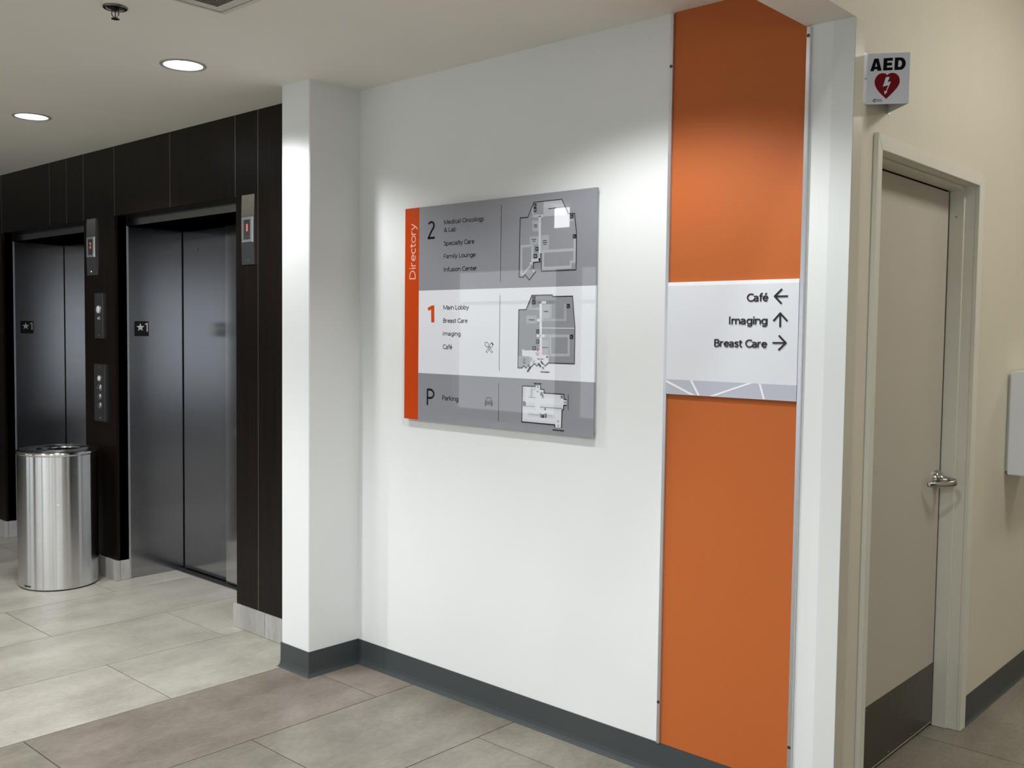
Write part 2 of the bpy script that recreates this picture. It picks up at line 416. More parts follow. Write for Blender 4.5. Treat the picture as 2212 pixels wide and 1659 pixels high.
# ------------------------------------------------------------------ measured planes (metres)
YD = 2.863        # directory wall face
YP = 2.584        # front of the pier
XP0, XP1 = -3.775, -3.567
YE = 2.775        # wood panelling
XC = -1.2515      # corridor wall face
ZC = 2.641        # lobby ceiling
ZB = 2.50         # underside of the beam
XB = -1.405       # left edge of the beam
ZH = 3.3
YA = -1.1         # where the low ceiling stops and the atrium begins

# ------------------------------------------------------------------ floor
fl = bmesh.new(); box(fl, -14, 9, -7.2, 9, -0.12, -0.004)
floor = struct(obj('floor', fl, 'grout'), 'large-format porcelain tile floor with thin dark joints', 'floor')
TX, TY, GAP = 0.5984, 1.21, 0.0021
tm = bmesh.new(); box(tm, GAP, TX - GAP, GAP, TY - GAP, -0.004, 0)
for e in [e for e in tm.edges if all(v.co.z > -0.001 for v in e.verts)]: pass
bmesh.ops.recalc_face_normals(tm, faces=tm.faces[:])
tile_me = {}
for k in ('tile_light', 'tile_taupe', 'tile_grey'):
    me = bpy.data.meshes.new('tile'); tm.to_mesh(me); me.materials.append(MATS[k]); tile_me[k] = me
tm.free()
X0 = -3.165
for c in range(-13, 7):
    x = X0 + c * TX
    yo = 2.031 if c % 2 == 0 else 2.642
    for r in range(-5, 3):
        y = yo + r * TY
        if y + TY < -2.3 or y > 6.2: continue
        if x + TX < XC - 0.02 and y > 3.3: continue
        k = 'tile_light' if c <= -2 else ('tile_taupe' if c == -1 else 'tile_grey')
        if c == -1 and y < 1.0: k = 'tile_grey'
        o = bpy.data.objects.new('tile', tile_me[k]); o.location = (x, y, 0); o.parent = floor; COL.objects.link(o)
fb = bmesh.new(); box(fb, -14, 9, -7.2, -2.2, -0.004, -0.0006)
obj('far_tile_field', fb, 'tile_grey', floor)

# ------------------------------------------------------------------ walls and ceilings
wd = bmesh.new(); box(wd, XP1 - 0.1, XC, YD, 2.99, 0, ZH)
struct(obj('wall_directory', wd, 'wall_white'), 'white painted wall carrying the directory sign', 'wall')
pr_ = bmesh.new(); box(pr_, XP0, XP1, YP, YD + 0.06, 0, ZC + 0.05)
struct(obj('wall_pier', pr_, 'wall_white', bevel=0.003), 'narrow white wall end projecting between wood wall and directory wall', 'wall')
# cream corridor wall with a door opening
DY0, DY1, DZ = 3.045, 4.018, 2.15
wc = bmesh.new()
box(wc, -1.42, XC + 0.0005, YD + 0.0003, DY0, 0, ZH)
box(wc, -1.42, XC + 0.0005, DY1, 9.0, 0, ZH)
box(wc, -1.42, XC + 0.0005, DY0, DY1, DZ, ZH)
struct(obj('wall_corridor', wc, 'wall_cream'), 'cream painted corridor wall with a door', 'wall')
# beam over the end of the directory wall
bb = bmesh.new(); box(bb, XB, XC + 0.0005, YA, YD, ZB, ZH)
o = obj('wall_beam', bb, 'wall_cream', mats=['wall_cream', 'ceiling_white'])
for p in o.data.polygons:
    if p.normal.z < -0.5: p.material_index = 1
struct(o, 'dropped beam running from the orange panel, pale underside and cream side', 'beam')
cl = bmesh.new(); box(cl, -14, XB, YA, 3.4, ZC, ZC + 0.12)
ceiling = struct(obj('ceiling', cl, 'ceiling_white'), 'low white ceiling of the elevator lobby', 'ceiling')
c2 = bmesh.new(); box(c2, XC, 9, YA, 9.2, ZH, ZH + 0.1)
struct(obj('ceiling_corridor', c2, 'ceiling_white'), 'higher white ceiling over the corridor', 'ceiling')
c3 = bmesh.new(); box(c3, -14, 9, -7.2, YA, 4.5, 4.6)
struct(obj('ceiling_atrium', c3, 'ceiling_white'), 'high ceiling of the atrium', 'ceiling')
hw = bmesh.new(); box(hw, -14, XC, YA - 0.1, YA, ZC, 4.5); box(hw, XC, 9, YA - 0.1, YA, ZH, 4.5)
struct(obj('wall_header', hw, 'far_wall'), 'wall strip above the lobby ceiling edge', 'wall')
# atrium shell with its glazed sides
aw = bmesh.new()
box(aw, -14.2, 9.2, -7.2, -7.0, 2.65, 3.55)
box(aw, -14.2, 9.2, -7.2, -7.0, 3.55, 4.6); box(aw, -14.2, 9.2, -7.2, -7.0, 0, 0.15)
for xa, xb in ((-14.2, -13.1), (-10.6, -10.2), (-8.0, -6.6), (-5.9, -5.7), (-3.4, -2.9), (1.6, 1.8), (3.6, 5.0), (7.2, 7.5), (8.6, 9.2)): box(aw, xa, xb, -7.2, -7.0, 0.15, 2.65)  # unseen piers added and spaced to streak the daylight reflected in the bin
struct(obj('wall_atrium', aw, 'far_wall'), 'atrium wall above the curtain glazing', 'wall')
mu = bmesh.new()
box(mu, -14, 9, -7.1, -7.04, 2.05, 2.11)
struct(obj('window_1', mu, 'mullion'), 'curtain wall framing along the atrium', 'window')
rw = bmesh.new()
box(rw, 9.0, 9.2, -7.2, -1.1, 2.65, 4.6); box(rw, 9.0, 9.2, -7.2, -1.1, 0, 0.15); box(rw, 9.0, 9.2, -1.1, 9.2, 0, ZH)
struct(obj('wall_right', rw, 'far_wall'), 'right hand wall of the atrium', 'wall')
lw = bmesh.new(); box(lw, -14.2, -14.0, -7.2, 3.4, 0, 4.6)
struct(obj('wall_left', lw, 'far_wall'), 'left hand end wall', 'wall')
ew = bmesh.new(); box(ew, XC - 0.2, 9, 9.0, 9.2, 0, ZH)
struct(obj('wall_end', ew, 'wall_cream'), 'end wall of the corridor', 'wall')
kw = bmesh.new(); box(kw, 1.55, 1.7, 3.4, 9.0, 0, ZH)
struct(obj('wall_opposite', kw, 'wall_cream'), 'opposite wall of the corridor', 'wall')

# ------------------------------------------------------------------ cove base
def cove(name, path, label, h=0.113, mat='rubber_base'):
    prof = [(0.0, h), (0.004, h), (0.0045, 0.03), (0.0065, 0.015), (0.011, 0.005), (0.0165, 0.002), (0.0165, 0.0003), (0.0, 0.0003)]
    bm = bmesh.new(); n = len(path); rings = []
    for i, p in enumerate(path):
        p = Vector(p)
        nn = []
        if i > 0: d = (p - Vector(path[i - 1])).normalized(); nn.append(Vector((d.y, -d.x)))
        if i < n - 1: d = (Vector(path[i + 1]) - p).normalized(); nn.append(Vector((d.y, -d.x)))
        if len(nn) == 2: b = (nn[0] + nn[1]) / (1 + nn[0].dot(nn[1]))
        else: b = nn[0]
        rings.append([bm.verts.new((p.x + b.x * t, p.y + b.y * t, z)) for t, z in prof])
    for a, b in zip(rings, rings[1:]):
        for k in range(len(prof)):
            bm.faces.new((a[k], a[(k + 1) % len(prof)], b[(k + 1) % len(prof)], b[k]))
    bm.faces.new(rings[0]); bm.faces.new(rings[-1])
    return struct(obj(name, bm, mat), label, 'baseboard')
cove('baseboard_directory', [(XP0, 2.755), (XP0, YP), (XP1, YP), (XP1, YD), (XC, YD), (XC, 3.015)], 'dark grey rubber cove base around the pier and under the directory wall')
cove('baseboard_corridor', [(XC, 4.068), (XC, 9.0)], 'dark grey rubber cove base on the corridor wall right of the door')

# ------------------------------------------------------------------ elevator wall: wood panels, reveals, stone base
EL = -1.752      # second elevator is this far to the left
welv = sempty('wall_elevator', 'dark stained wood panelled wall around the elevators', 'wall')
def panel(x0, x1, z0, z1):
    bxo('wood_panel', x0 + 0.0018, x1 - 0.0018, YE, YE + 0.018, z0, z1, 'dark_wood', welv, bevel=0.0012)
def reveal(x, z0, z1):
    bxo('metal_reveal', x - 0.0017, x + 0.0017, YE - 0.0012, YE + 0.012, z0, z1, 'reveal_metal', welv)
OX0, OX1, OZ = -5.792, -4.462, 2.226
bxo('backing', -14, OX0 + EL, YE + 0.018, 3.4, 0, ZC, 'gap_shade_backing', welv)
bxo('backing', OX1 + EL, OX0, YE + 0.018, 3.4, 0, ZC, 'gap_shade_backing', welv)
bxo('backing', OX1, XP1 - 0.11, YE + 0.018, 3.4, 0, ZC, 'gap_shade_backing', welv)
for e in (0, EL):
    bxo('backing', OX0 + e, OX1 + e, YE + 0.018, 3.4, OZ + 0.001, ZC, 'gap_shade_backing', welv)
ST = 0.122
panel(-4.258, XP0 + 0.06, ST, ZC); panel(OX1, -4.258, ST, ZC); reveal(-4.258, ST, ZC); reveal(OX1 - 0.001, OZ, ZC)
panel(-5.126, OX1, OZ, ZC); panel(OX0, -5.126, OZ, ZC); reveal(-5.126, OZ, ZC); reveal(OX0, OZ, ZC)
panel(OX1 + EL, OX0, ST, ZC); reveal(OX1 + EL, OZ, ZC)
panel(-6.458, OX1 + EL, OZ, ZC); panel(-6.718, -6.458, OZ, ZC); panel(OX0 + EL, -6.718, OZ, ZC)
reveal(-6.458, OZ, ZC); reveal(-6.718, OZ, ZC); reveal(OX0 + EL, OZ, ZC)
x = OX0 + EL
for wv in (0.66, 1.0, 1.2, 1.4, 2.2): panel(x - wv, x, ST, ZC); x -= wv
for e in (0, EL):      # wood returns and soffit of each recess
    bxo('wood_return', OX0 + e - 0.015, OX0 + e, YE + 0.018, 2.846, ST, OZ, 'dark_wood', welv)
    bxo('wood_return', OX1 + e, OX1 + e + 0.015, YE + 0.018, 2.846, ST, OZ, 'dark_wood', welv)
    bxo('wood_soffit', OX0 + e, OX1 + e, YE + 0.018, 2.853, OZ - 0.001, OZ + 0.012, 'dark_wood', welv)
YS = 2.762
def btile(x0, x1, y0, y1): bxo('base_tile', x0, x1, y0, y1, 0.0005, ST, 'stone', welv, bevel=0.0015)
btile(-4.477, -4.1845, YS, YE + 0.01); btile(-4.1825, XP0 + 0.05, YS, YE + 0.01)
btile(-4.477, -4.467, YE + 0.01, 2.846)
btile(-6.20, -5.993, YS, YE + 0.01); btile(-5.991, -5.779, YS, YE + 0.01)
btile(-5.789, -5.779, YE + 0.012, 2.846); btile(OX1 + EL - 0.012, OX1 + EL - 0.002, YE + 0.012, 2.846)
xx = OX0 + EL + 0.012
btile(xx - 0.010, xx, YE + 0.012, 2.846)
for i in range(10): btile(xx - 0.6, xx - 0.002, YS, YE + 0.01); xx -= 0.6

def elevator(dx, label, name):
    t = sempty(name, label, 'elevator door')
    XJ, XR, YF, YDo, ZT = -5.789, -4.566, 2.851, 3.216, 2.170
    def B(n, x0, x1, y0, y1, z0, z1, m='elevator_steel', bv=0.0): return bxo(n, x0 + dx, x1 + dx, y0, y1, z0, z1, m, t, bevel=bv)
    B('jamb', XJ - 0.06, XJ, YF, YDo + 0.05, 0.002, ZT + 0.05)
    B('jamb', XR, XR + 0.09, YF, YDo + 0.05, 0.002, ZT + 0.05)
    B('jamb_edge', XJ - 0.004, XJ + 0.005, YF - 0.005, YF + 0.006, 0.002, ZT, 'aluminium', 0.001)
    B('header', XJ - 0.004, XR + 0.09, YF, YF + 0.03, ZT, OZ - 0.002)
    B('soffit', XJ, XR, YF + 0.03, YDo + 0.06, ZT, ZT + 0.03)
    l = B('door_leaf', XJ + 0.012, -5.255, YDo, YDo + 0.03, 0.012, ZT - 0.006)
    pm = bmesh.new(); lathe(pm, [(0.006, 0.0), (0.008, -0.003), (0.004, -0.003)], 14, Matrix.Translation((dx - 5.61, YDo - 0.0005, 2.045)) @ Matrix.Rotation(math.radians(-90), 4, 'X'))
    if dx == 0: obj('keyhole', pm, 'reveal_metal', l)
    else: pm.free()
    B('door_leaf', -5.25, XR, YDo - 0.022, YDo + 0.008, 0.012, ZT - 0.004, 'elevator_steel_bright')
    B('door_gap_shade', XJ, XJ + 0.012, YDo + 0.008, YDo + 0.02, 0.004, ZT, 'gap_shade_backing')  # black strip painted for the shadow gap beside the leaf
    B('sill', XJ, XR, 3.155, YDo + 0.06, 0.0005, 0.004, 'plate_steel')
    for k in range(3):
        B('sill_groove', XJ, XR, 3.168 + k * 0.016, 3.174 + k * 0.016, 0.0035, 0.0048, 'gap_shade_backing')
    B('shaft_back', XJ - 0.05, XR + 0.05, YDo + 0.06, YDo + 0.09, 0.0, ZT + 0.05, 'gap_shade_backing')
    place_root(t, ((XJ + XR) / 2 + dx, YDo, 0))
elevator(0, 'stainless steel elevator doorway next to the white pier', 'door_2')
elevator(EL, 'stainless steel elevator doorway behind the trash can', 'door_3')

def level_sign(dx, label):
    xs = -5.787 + dx
    pl = Plane(lambda yy, zz: Vector((xs, yy, zz)), (1, 0, 0))
    y0, y1, z0, z1 = 2.892, 2.984, 1.502, 1.594
    t = thing('floor_level_sign', label, 'sign', group='star one signs on the elevator jambs')
    bxo('plate', xs - 0.002, xs, y0, y1, z0, z1, 'plate_black', t)
    bm = bmesh.new(); c = (y0 + 0.0375, z0 + 0.054); R = 0.0265
    pts = []
    for i in range(10):
        a = math.pi / 2 + i * math.pi / 5; rr = R if i % 2 == 0 else R * 0.42
        pts.append((c[0] + rr * math.cos(a), c[1] + rr * math.sin(a)))
    poly(bm, pl, pts, 0.0007); obj('star', bm, 'plate_silver', t)
    bm = bmesh.new()
    poly(bm, pl, [(y0 + 0.078, z0 + 0.028), (y0 + 0.0855, z0 + 0.028), (y0 + 0.0855, z0 + 0.082), (y0 + 0.0795, z0 + 0.082), (y0 + 0.0675, z0 + 0.076), (y0 + 0.0675, z0 + 0.069), (y0 + 0.078, z0 + 0.0735)], 0.0007)
    obj('numeral', bm, 'plate_silver', t)
    place_root(t, (xs, y0, z0))
level_sign(0, 'small black star 1 plate on the jamb nearest the white pier')
level_sign(EL, 'small black star 1 plate on the jamb above the trash can')

# hall lanterns, key switch and call buttons
def screw(parent, x, z, y, r=0.003):
    bm = bmesh.new(); lathe(bm, [(r, 0), (r * 0.8, 0.001)], 10, Matrix.Translation((x, y, z)) @ Matrix.Rotation(math.radians(90), 4, 'X'))
    disc(bm, r * 0.8, 0.001, 10, Matrix.Translation((x, y, z)) @ Matrix.Rotation(math.radians(90), 4, 'X'))
    obj('screw', bm, 'polished_steel', parent)
def lantern(x0, x1, digit, label):
    t = thing('elevator_floor_indicator', label, 'indicator', group='floor indicators on the wood wall')
    z0, z1 = 1.878, 2.228; n = 24
    bm = bmesh.new(); rows = []
    for i in range(n + 1):                       # slightly bowed steel plate
        s = i / n; bow = 0.0035 * (1 - (2 * s - 1) ** 2)
        y = YE - 0.006 - bow; z = z0 + (z1 - z0) * s
        rows.append((bm.verts.new((x0, y, z)), bm.verts.new((x1, y, z)), bm.verts.new((x1, YE, z)), bm.verts.new((x0, YE, z))))
    for a, b in zip(rows, rows[1:]):
        for k in range(4): bm.faces.new((a[k], a[(k + 1) % 4], b[(k + 1) % 4], b[k]))
    bm.faces.new(rows[0]); bm.faces.new(rows[-1])
    obj('faceplate', bm, 'polished_steel', t)
    fx0, fx1 = x0 + 0.012, x1 - 0.014; fz0, fz1 = 1.990, 2.115; yf = YE - 0.0105
    bm = bmesh.new()
    wd_ = 0.013
    box(bm, fx0, fx1, yf - 0.004, yf + 0.01, fz1 - wd_, fz1); box(bm, fx0, fx1, yf - 0.004, yf + 0.01, fz0, fz0 + wd_)
    box(bm, fx0, fx0 + wd_, yf - 0.004, yf + 0.01, fz0 + wd_, fz1 - wd_); box(bm, fx1 - wd_, fx1, yf - 0.004, yf + 0.01, fz0 + wd_, fz1 - wd_)
    obj('display_frame', bm, 'aluminium', t)
    d = bxo('display', fx0 + wd_, fx1 - wd_, yf - 0.001, yf + 0.008, fz0 + wd_, fz1 - wd_, 'display_dark', t)
    bm = bmesh.new(); cx = (fx0 + fx1) / 2
    vs_, fs = text_mesh(digit)
    wdt = 0.012 if digit == '1' else 0.024
    text(bm, digit, Vector((cx - wdt / 2, yf - 0.002, 2.045)), Vector((1, 0, 0)), Vector((0, 0, 1)), Vector((0, -1, 0)), wdt, 0.036)
    obj('lit_digit', bm, 'digit_red', d)
    screw(t, (x0 + x1) / 2, z0 + 0.022, YE - 0.0085); screw(t, (x0 + x1) / 2, z1 - 0.022, YE - 0.0085)
    place_root(t, ((x0 + x1) / 2, YE, z0))
lantern(-4.395, -4.280, '1', 'polished steel floor indicator with red 1 near the white pier')
lantern(-6.157, -6.034, '2', 'polished steel floor indicator with red 2 between the elevators')
def roundbtn(parent, name, x, z, r, y, mat, ring='plate_steel'):
    M = Matrix.Translation((x, y, z)) @ Matrix.Rotation(math.radians(90), 4, 'X')
    bm = bmesh.new(); lathe(bm, [(r * 1.25, 0), (r * 1.25, 0.003), (r, 0.004), (r, 0.001)], 24, M); b = obj(name + '_ring', bm, ring, parent, smooth=True)
    bm = bmesh.new(); lathe(bm, [(r * 0.96, 0.0), (r * 0.96, 0.004), (r * 0.7, 0.0055), (r * 0.3, 0.0062)], 24, M); disc(bm, r * 0.3, 0.0062, 24, M)
    return obj(name, bm, mat, parent, smooth=True)
t = thing('key_switch_plate', 'narrow steel key switch plate with a lit round lamp between the elevators', 'plate')
bxo('faceplate', -6.055, -5.943, YE - 0.009, YE, 1.485, 1.765, 'plate_steel', t, bevel=0.001)
roundbtn(t, 'lamp', -6.000, 1.663, 0.024, YE - 0.009, 'button_lit')
M = Matrix.Translation((-5.998, YE - 0.009, 1.610)) @ Matrix.Rotation(math.radians(90), 4, 'X')
bm = bmesh.new(); lathe(bm, [(0.011, 0), (0.011, 0.006), (0.004, 0.009)], 16, M); disc(bm, 0.004, 0.009, 16, M); obj('key_barrel', bm, 'polished_steel', t)
screw(t, -5.999, 1.748, YE - 0.009, .004); screw(t, -5.999, 1.503, YE - 0.009, .004)
place_root(t, (-6.0, YE, 1.485))
t = thing('call_button_panel', 'steel elevator call panel with a column of four round buttons', 'button panel')
bxo('faceplate', -6.068, -5.921, YE - 0.010, YE, 0.970, 1.325, 'plate_steel', t, bevel=0.001)
for i, z in enumerate((1.236, 1.178, 1.124, 1.068)):
    roundbtn(t, 'button', -5.996, z, 0.021 if i == 1 else 0.0175, YE - 0.010, 'polished_steel' if i else 'button_lit')
screw(t, -5.995, 1.307, YE - 0.010, .004); screw(t, -5.993, 0.990, YE - 0.010, .004)
place_root(t, (-6.0, YE, 0.97))

# ------------------------------------------------------------------ trash can (oval stainless)
def trash():
    t = thing('trash_can', 'oval brushed stainless steel trash can between the elevators', 'trash can')
    cx, cy, a, b, th, H = -6.017, 2.515, 0.2486, 0.2243, -0.30, 0.818
    N = 96
    def ring(bm, s, z, sb=None):
        sb = s if sb is None else sb
        out = []
        for i in range(N):
            u = 2 * math.pi * i / N; x = (a + s) * math.cos(u); y = (b + sb) * math.sin(u)
            out.append(bm.verts.new((cx + x * math.cos(th) - y * math.sin(th), cy + x * math.sin(th) + y * math.cos(th), z)))
        return out
    def loft(bm, rs):
        for p, r_ in zip(rs, rs[1:]):
            for i in range(N): bm.faces.new((p[i], p[(i + 1) % N], r_[(i + 1) % N], r_[i]))
    bm = bmesh.new(); loft(bm, [ring(bm, -0.004, 0.006), ring(bm, 0, 0.010), ring(bm, 0, 0.511), ring(bm, -0.0003, 0.5113), ring(bm, -0.0003, 0.5117), ring(bm, 0, 0.512), ring(bm, 0, H - 0.026), ring(bm, -0.002, H - 0.024)])
    o_ = obj('body', bm, 'bin_steel', t, smooth=True)
    o_.modifiers.new('edge', 'EDGE_SPLIT').split_angle = math.radians(20)
    bm = bmesh.new(); rs = [ring(bm, -0.008, 0.0005), ring(bm, -0.006, 0.012)]; loft(bm, rs); bm.faces.new(rs[0]); obj('foot_ring', bm, 'foot_and_inner_shade', t)
    # lid: rolled lip, shallow dish, two openings
    bm = bmesh.new()
    rs = [ring(bm, -0.003, H - 0.026), ring(bm, 0.004, H - 0.022), ring(bm, 0.006, H - 0.012), ring(bm, 0.003, H - 0.004), ring(bm, -0.004, H - 0.001), ring(bm, -0.020, H)]
    loft(bm, rs); obj('lid_rim', bm, 'bin_steel', t, smooth=True)
    bm = bmesh.new(); rim = ring(bm, -0.020, H)
    mid = ring(bm, -0.034, H - 0.0004); loft(bm, [rim, mid])
    # dish floor with an elliptical hole, the smaller one is only painted black
    def hole(ox, oy, ra, rb, z):
        out = []
        for i in range(N):
            u = 2 * math.pi * i / N; x = ox + ra * math.cos(u); y = oy + rb * math.sin(u)
            out.append(bm.verts.new((cx + x * math.cos(th) - y * math.sin(th), cy + x * math.sin(th) + y * math.cos(th), z)))
        return out
    h1 = hole(-0.018, 0.034, 0.091, 0.095, H - 0.0025); loft(bm, [mid, h1])
    h2 = hole(-0.018, 0.034, 0.089, 0.093, H - 0.010); loft(bm, [h1, h2])
    obj('lid_dish', bm, 'bin_steel', t, smooth=True)
    bm = bmesh.new()
    def up(v): return bm.verts.new(v)
    ctr = hole(-0.018, 0.034, 0.093, 0.097, H - 0.0085); bm.faces.new(ctr)
    obj('liner_opening_shade', bm, 'foot_and_inner_shade', t)  # flat black disc painted for the shade inside the bin
    # narrow slot next to the main opening, its inner shade painted as flat black
    bm = bmesh.new(); s1 = hole(-0.040, -0.098, 0.036, 0.017, H - 0.0001); bm.faces.new(s1); obj('small_opening_shade', bm, 'foot_and_inner_shade', t)
    # maker's tag at the foot
    bm = bmesh.new(); u0 = None
    for i in range(6):
        u = math.radians(-62 + i * 2.2) ; 
        pts = []
        for du, zz in ((0, 0.020), (math.radians(2.2), 0.020), (math.radians(2.2), 0.030), (0, 0.030)):
            x = (a + .0008) * math.cos(u + du); y = (b + .0008) * math.sin(u + du)
            pts.append((cx + x * math.cos(th) - y * math.sin(th), cy + x * math.sin(th) + y * math.cos(th), zz))
        q(bm, pts)
    obj('maker_tag', bm, 'screw_dark', t)
    place_root(t, (cx, cy, 0))
trash()

# ------------------------------------------------------------------ orange accent panel with aluminium channels
t = thing('accent_panel', 'tall orange wall panel held between two aluminium channels', 'panel')
PX0, PX1 = -1.8805, -1.4000; CF = 0.012
bm = bmesh.new(); box(bm, PX0, PX1, YD - 0.0025, YD - 0.0004, 0.114, ZC)
obj('panel', bm, 'orange_panel', t)
def channel(x0, x1, ztop, scr):
    bm = bmesh.new(); box(bm, x0, x1, YD - CF, YD - 0.0004, 0.114, ztop)
    c = obj('channel', bm, 'aluminium', t, bevel=0.0009)
    for z in scr:
        xm = (x0 + x1) / 2
        M = Matrix.Translation((xm, YD - CF, z)) @ Matrix.Rotation(math.radians(90), 4, 'X')
        bm = bmesh.new(); lathe(bm, [(0.0058, 0), (0.0054, 0.0012), (0.0032, 0.0012), (0.0028, 0.0004)], 16, M); disc(bm, 0.0028, 0.0004, 16, M)
        obj('screw', bm, 'screw_dark', c)
channel(-1.8935, -1.8815, ZC - 0.004, (2.46, 0.262))
channel(-1.3990, -1.3865, ZB - 0.004, (2.468, 0.247))
place_root(t, ((PX0 + PX1) / 2, YD, 0.114))

# ------------------------------------------------------------------ wayfinding sign
YW = YD - 0.0135
t = thing('wayfinding_sign', 'white wayfinding sign reading Café, Imaging, Breast Care on orange panel', 'sign')
def k6(x, y): return (1400 + x * 0.18682, 580 + y * 0.18682)
WP = Plane(lambda px, py: hit(px, py, 1, YW), (0, -1, 0))
TL, TR, BL, BR = (WP.p(k6(*c)) for c in ((205, 167), (1748, 112), (177, 1447), (1709, 1538)))
wx0, wx1 = -1.8810, -1.3998; wz1, wz0 = (TL.z + TR.z) / 2, (BL.z + BR.z) / 2
zt = (WP.p(k6(203, 208)).z + WP.p(k6(1750, 160)).z) / 2
zb = (WP.p(k6(180, 1280)).z + WP.p(k6(1712, 1350)).z) / 2
bxo('face', wx0, wx1, YW, YD - 0.003, zb, zt, 'way_white', t)
bxo('top_glow', wx0, wx1, YW, YD - 0.003, zt, wz1, 'way_glow_lines', t)  # acrylic edge lit from above, its glow painted as a lighter strip
lb = bxo('lower_band', wx0, wx1, YW, YD - 0.003, wz0, zb, 'way_lilac', t)
bm = bmesh.new(); LX = lambda x: WP.p(k6(x, 1400)).x
def clipband(x_top, x_bot, wid):
    q(bm, [(x_top - wid / 2, YW - 0.0006, zb), (x_top + wid / 2, YW - 0.0006, zb), (x_bot + wid / 2, YW - 0.0006, wz0 + .001), (x_bot - wid / 2, YW - 0.0006, wz0 + .001)])
W_ = wx1 - wx0
clipband(wx0 + 0.208 * W_, wx0 + 0.272 * W_, 0.009)
clipband(wx0 + 0.667 * W_, wx0 + 0.374 * W_, 0.018)
clipband(wx0 + 0.738 * W_, wx0 + 0.772 * W_, 0.007)
hz = wz0 + .001
q(bm, [(wx0, YW - .0006, zb - 0.010), (wx0, YW - .0006, zb - 0.002), (wx0 + 0.245 * W_, YW - .0006, hz), (wx0 + 0.205 * W_, YW - .0006, hz)])
obj('pattern_lines', bm, 'way_glow_lines', lb)
for s, xl, yb, xr, yt in (('Café', 1145, 382, 1392, 290), ('Imaging', 940, 645, 1380, 555), ('Breast Care', 768, 903, 1378, 815)):
    bm = bmesh.new(); A = k6(xl, yb); B = k6(xr, yb); T = k6(xl, yt)
    ptext(bm, WP, s, A[0], A[1], B[0], T[1], 0.003, 0.142, 0.003); obj('lettering', bm, 'way_black', t)
def arrow(sh, hd):
    bm = bmesh.new(); ak = 0.0
    for pts in (sh, hd):
        V = [WP.p(k6(*p)) for p in pts]
        for a_, b_ in zip(V, V[1:]):
            d = (b_ - a_).normalized(); s = Vector((-d.z, 0, d.x)) * 0.0025; e = d * 0.0012
            base = [a_ - s - e, b_ - s + e, b_ + s + e, a_ + s - e]
            f0 = [bm.verts.new(p) for p in base]; ak += 0.00004; f1 = [bm.verts.new(p + Vector((0, -0.003 - ak, 0))) for p in base]
            bm.faces.new(f1)
            for i in range(4): bm.faces.new((f0[i], f0[(i + 1) % 4], f1[(i + 1) % 4], f1[i]))
    obj('arrow', bm, 'way_black', t)
arrow([(1466, 322), (1613, 319)], [(1548, 240), (1466, 321), (1542, 402)])
arrow([(1531, 518), (1529, 672)], [(1454, 603), (1531, 516), (1608, 603)])
arrow([(1447, 859), (1594, 860)], [(1518, 778), (1595, 860), (1513, 940)])
place_root(t, ((wx0 + wx1) / 2, YD, wz0))

# ------------------------------------------------------------------ directory sign
YSG = YD - 0.020
t = thing('directory_sign', 'large glossy Directory board with floor maps and an orange strip', 'sign')
SP = Plane(lambda px, py: hit(px, py, 1, YSG), (0, -1, 0))
def X(px, py): return SP.p((px, py)).x
def Z(px, py): return SP.p((px, py)).z
sx0 = (X(876.4, 451.5) + X(872.2, 902.6)) / 2; sx1 = (X(1291.3, 404.3) + X(1279.8, 945.4)) / 2
sz1 = (Z(876.4, 451.5) + Z(1291.3, 404.3)) / 2; sz0 = (Z(872.2, 902.6) + Z(1279.8, 945.4)) / 2
xo = (X(906.7, 448) + X(902.2, 905)) / 2
zw1 = (Z(905.5, 627.7) + Z(1287.2, 617)) / 2; zw0 = (Z(904.7, 805.8) + Z(1282.6, 825.6)) / 2
YB = YD - 0.011
bxo('backer', sx0 + 0.004, sx1 - 0.004, YB, YD - 0.0005, sz0 + 0.02, sz1 - 0.02, 'sign_edge', t)
strip = bxo('orange_strip', sx0, xo, YSG, YB, sz0, sz1, 'sign_orange', t)
up_b = bxo('upper_band', xo, sx1, YSG, YB, zw1, sz1, 'sign_grey', t)
mid_b = bxo('middle_band', xo, sx1, YSG, YB, zw0, zw1, 'sign_white', t)
low_b = bxo('lower_band', xo, sx1, YSG, YB, sz0, zw0, 'sign_grey', t)
L0 = 0.0004
for s, xl, yb, xr, yt, par in (('Medical Oncology', 959.4, 484.7, 1046, 475.4, up_b), ('& Lab', 959.4, 501.7, 985, 492.5, up_b), ('Specialty Care', 958.8, 530.8, 1025, 521.1, up_b),
        ('Family Lounge', 958.8, 558.4, 1027.6, 549.2, up_b), ('Infusion Center', 958.8, 587.1, 1030.7, 577.5, up_b), ('2', 923.9, 517, 940.9, 478.5, up_b),
        ('Main Lobby', 957.9, 669, 1013, 659.4, mid_b), ('Breast Care', 957.3, 697.4, 1010.2, 687.7, mid_b), ('Imaging', 956.9, 725, 994.8, 715.8, mid_b), ('Café', 956.6, 753.9, 977.1, 744, mid_b),
        ('Parking', 955.4, 864.3, 990.2, 854.1, low_b), ('P', 921.8, 874.8, 938.5, 838.9, low_b)):
    bm = bmesh.new(); ptext(bm, SP, s, xl, yb, xr, yt, L0, 0.125 if len(s) == 1 else 0.138); obj('lettering', bm, 'sign_black', par)
def k2(x, y): return (860 + x * 0.21097, 610 + y * 0.21097)
bm = bmesh.new(); poly(bm, SP, [k2(*p) for p in ((340, 410), (371, 410), (371, 236), (345, 236), (302, 262), (312, 292), (338, 277))], L0)
obj('orange_numeral', bm, 'sign_digit_orange', mid_b)
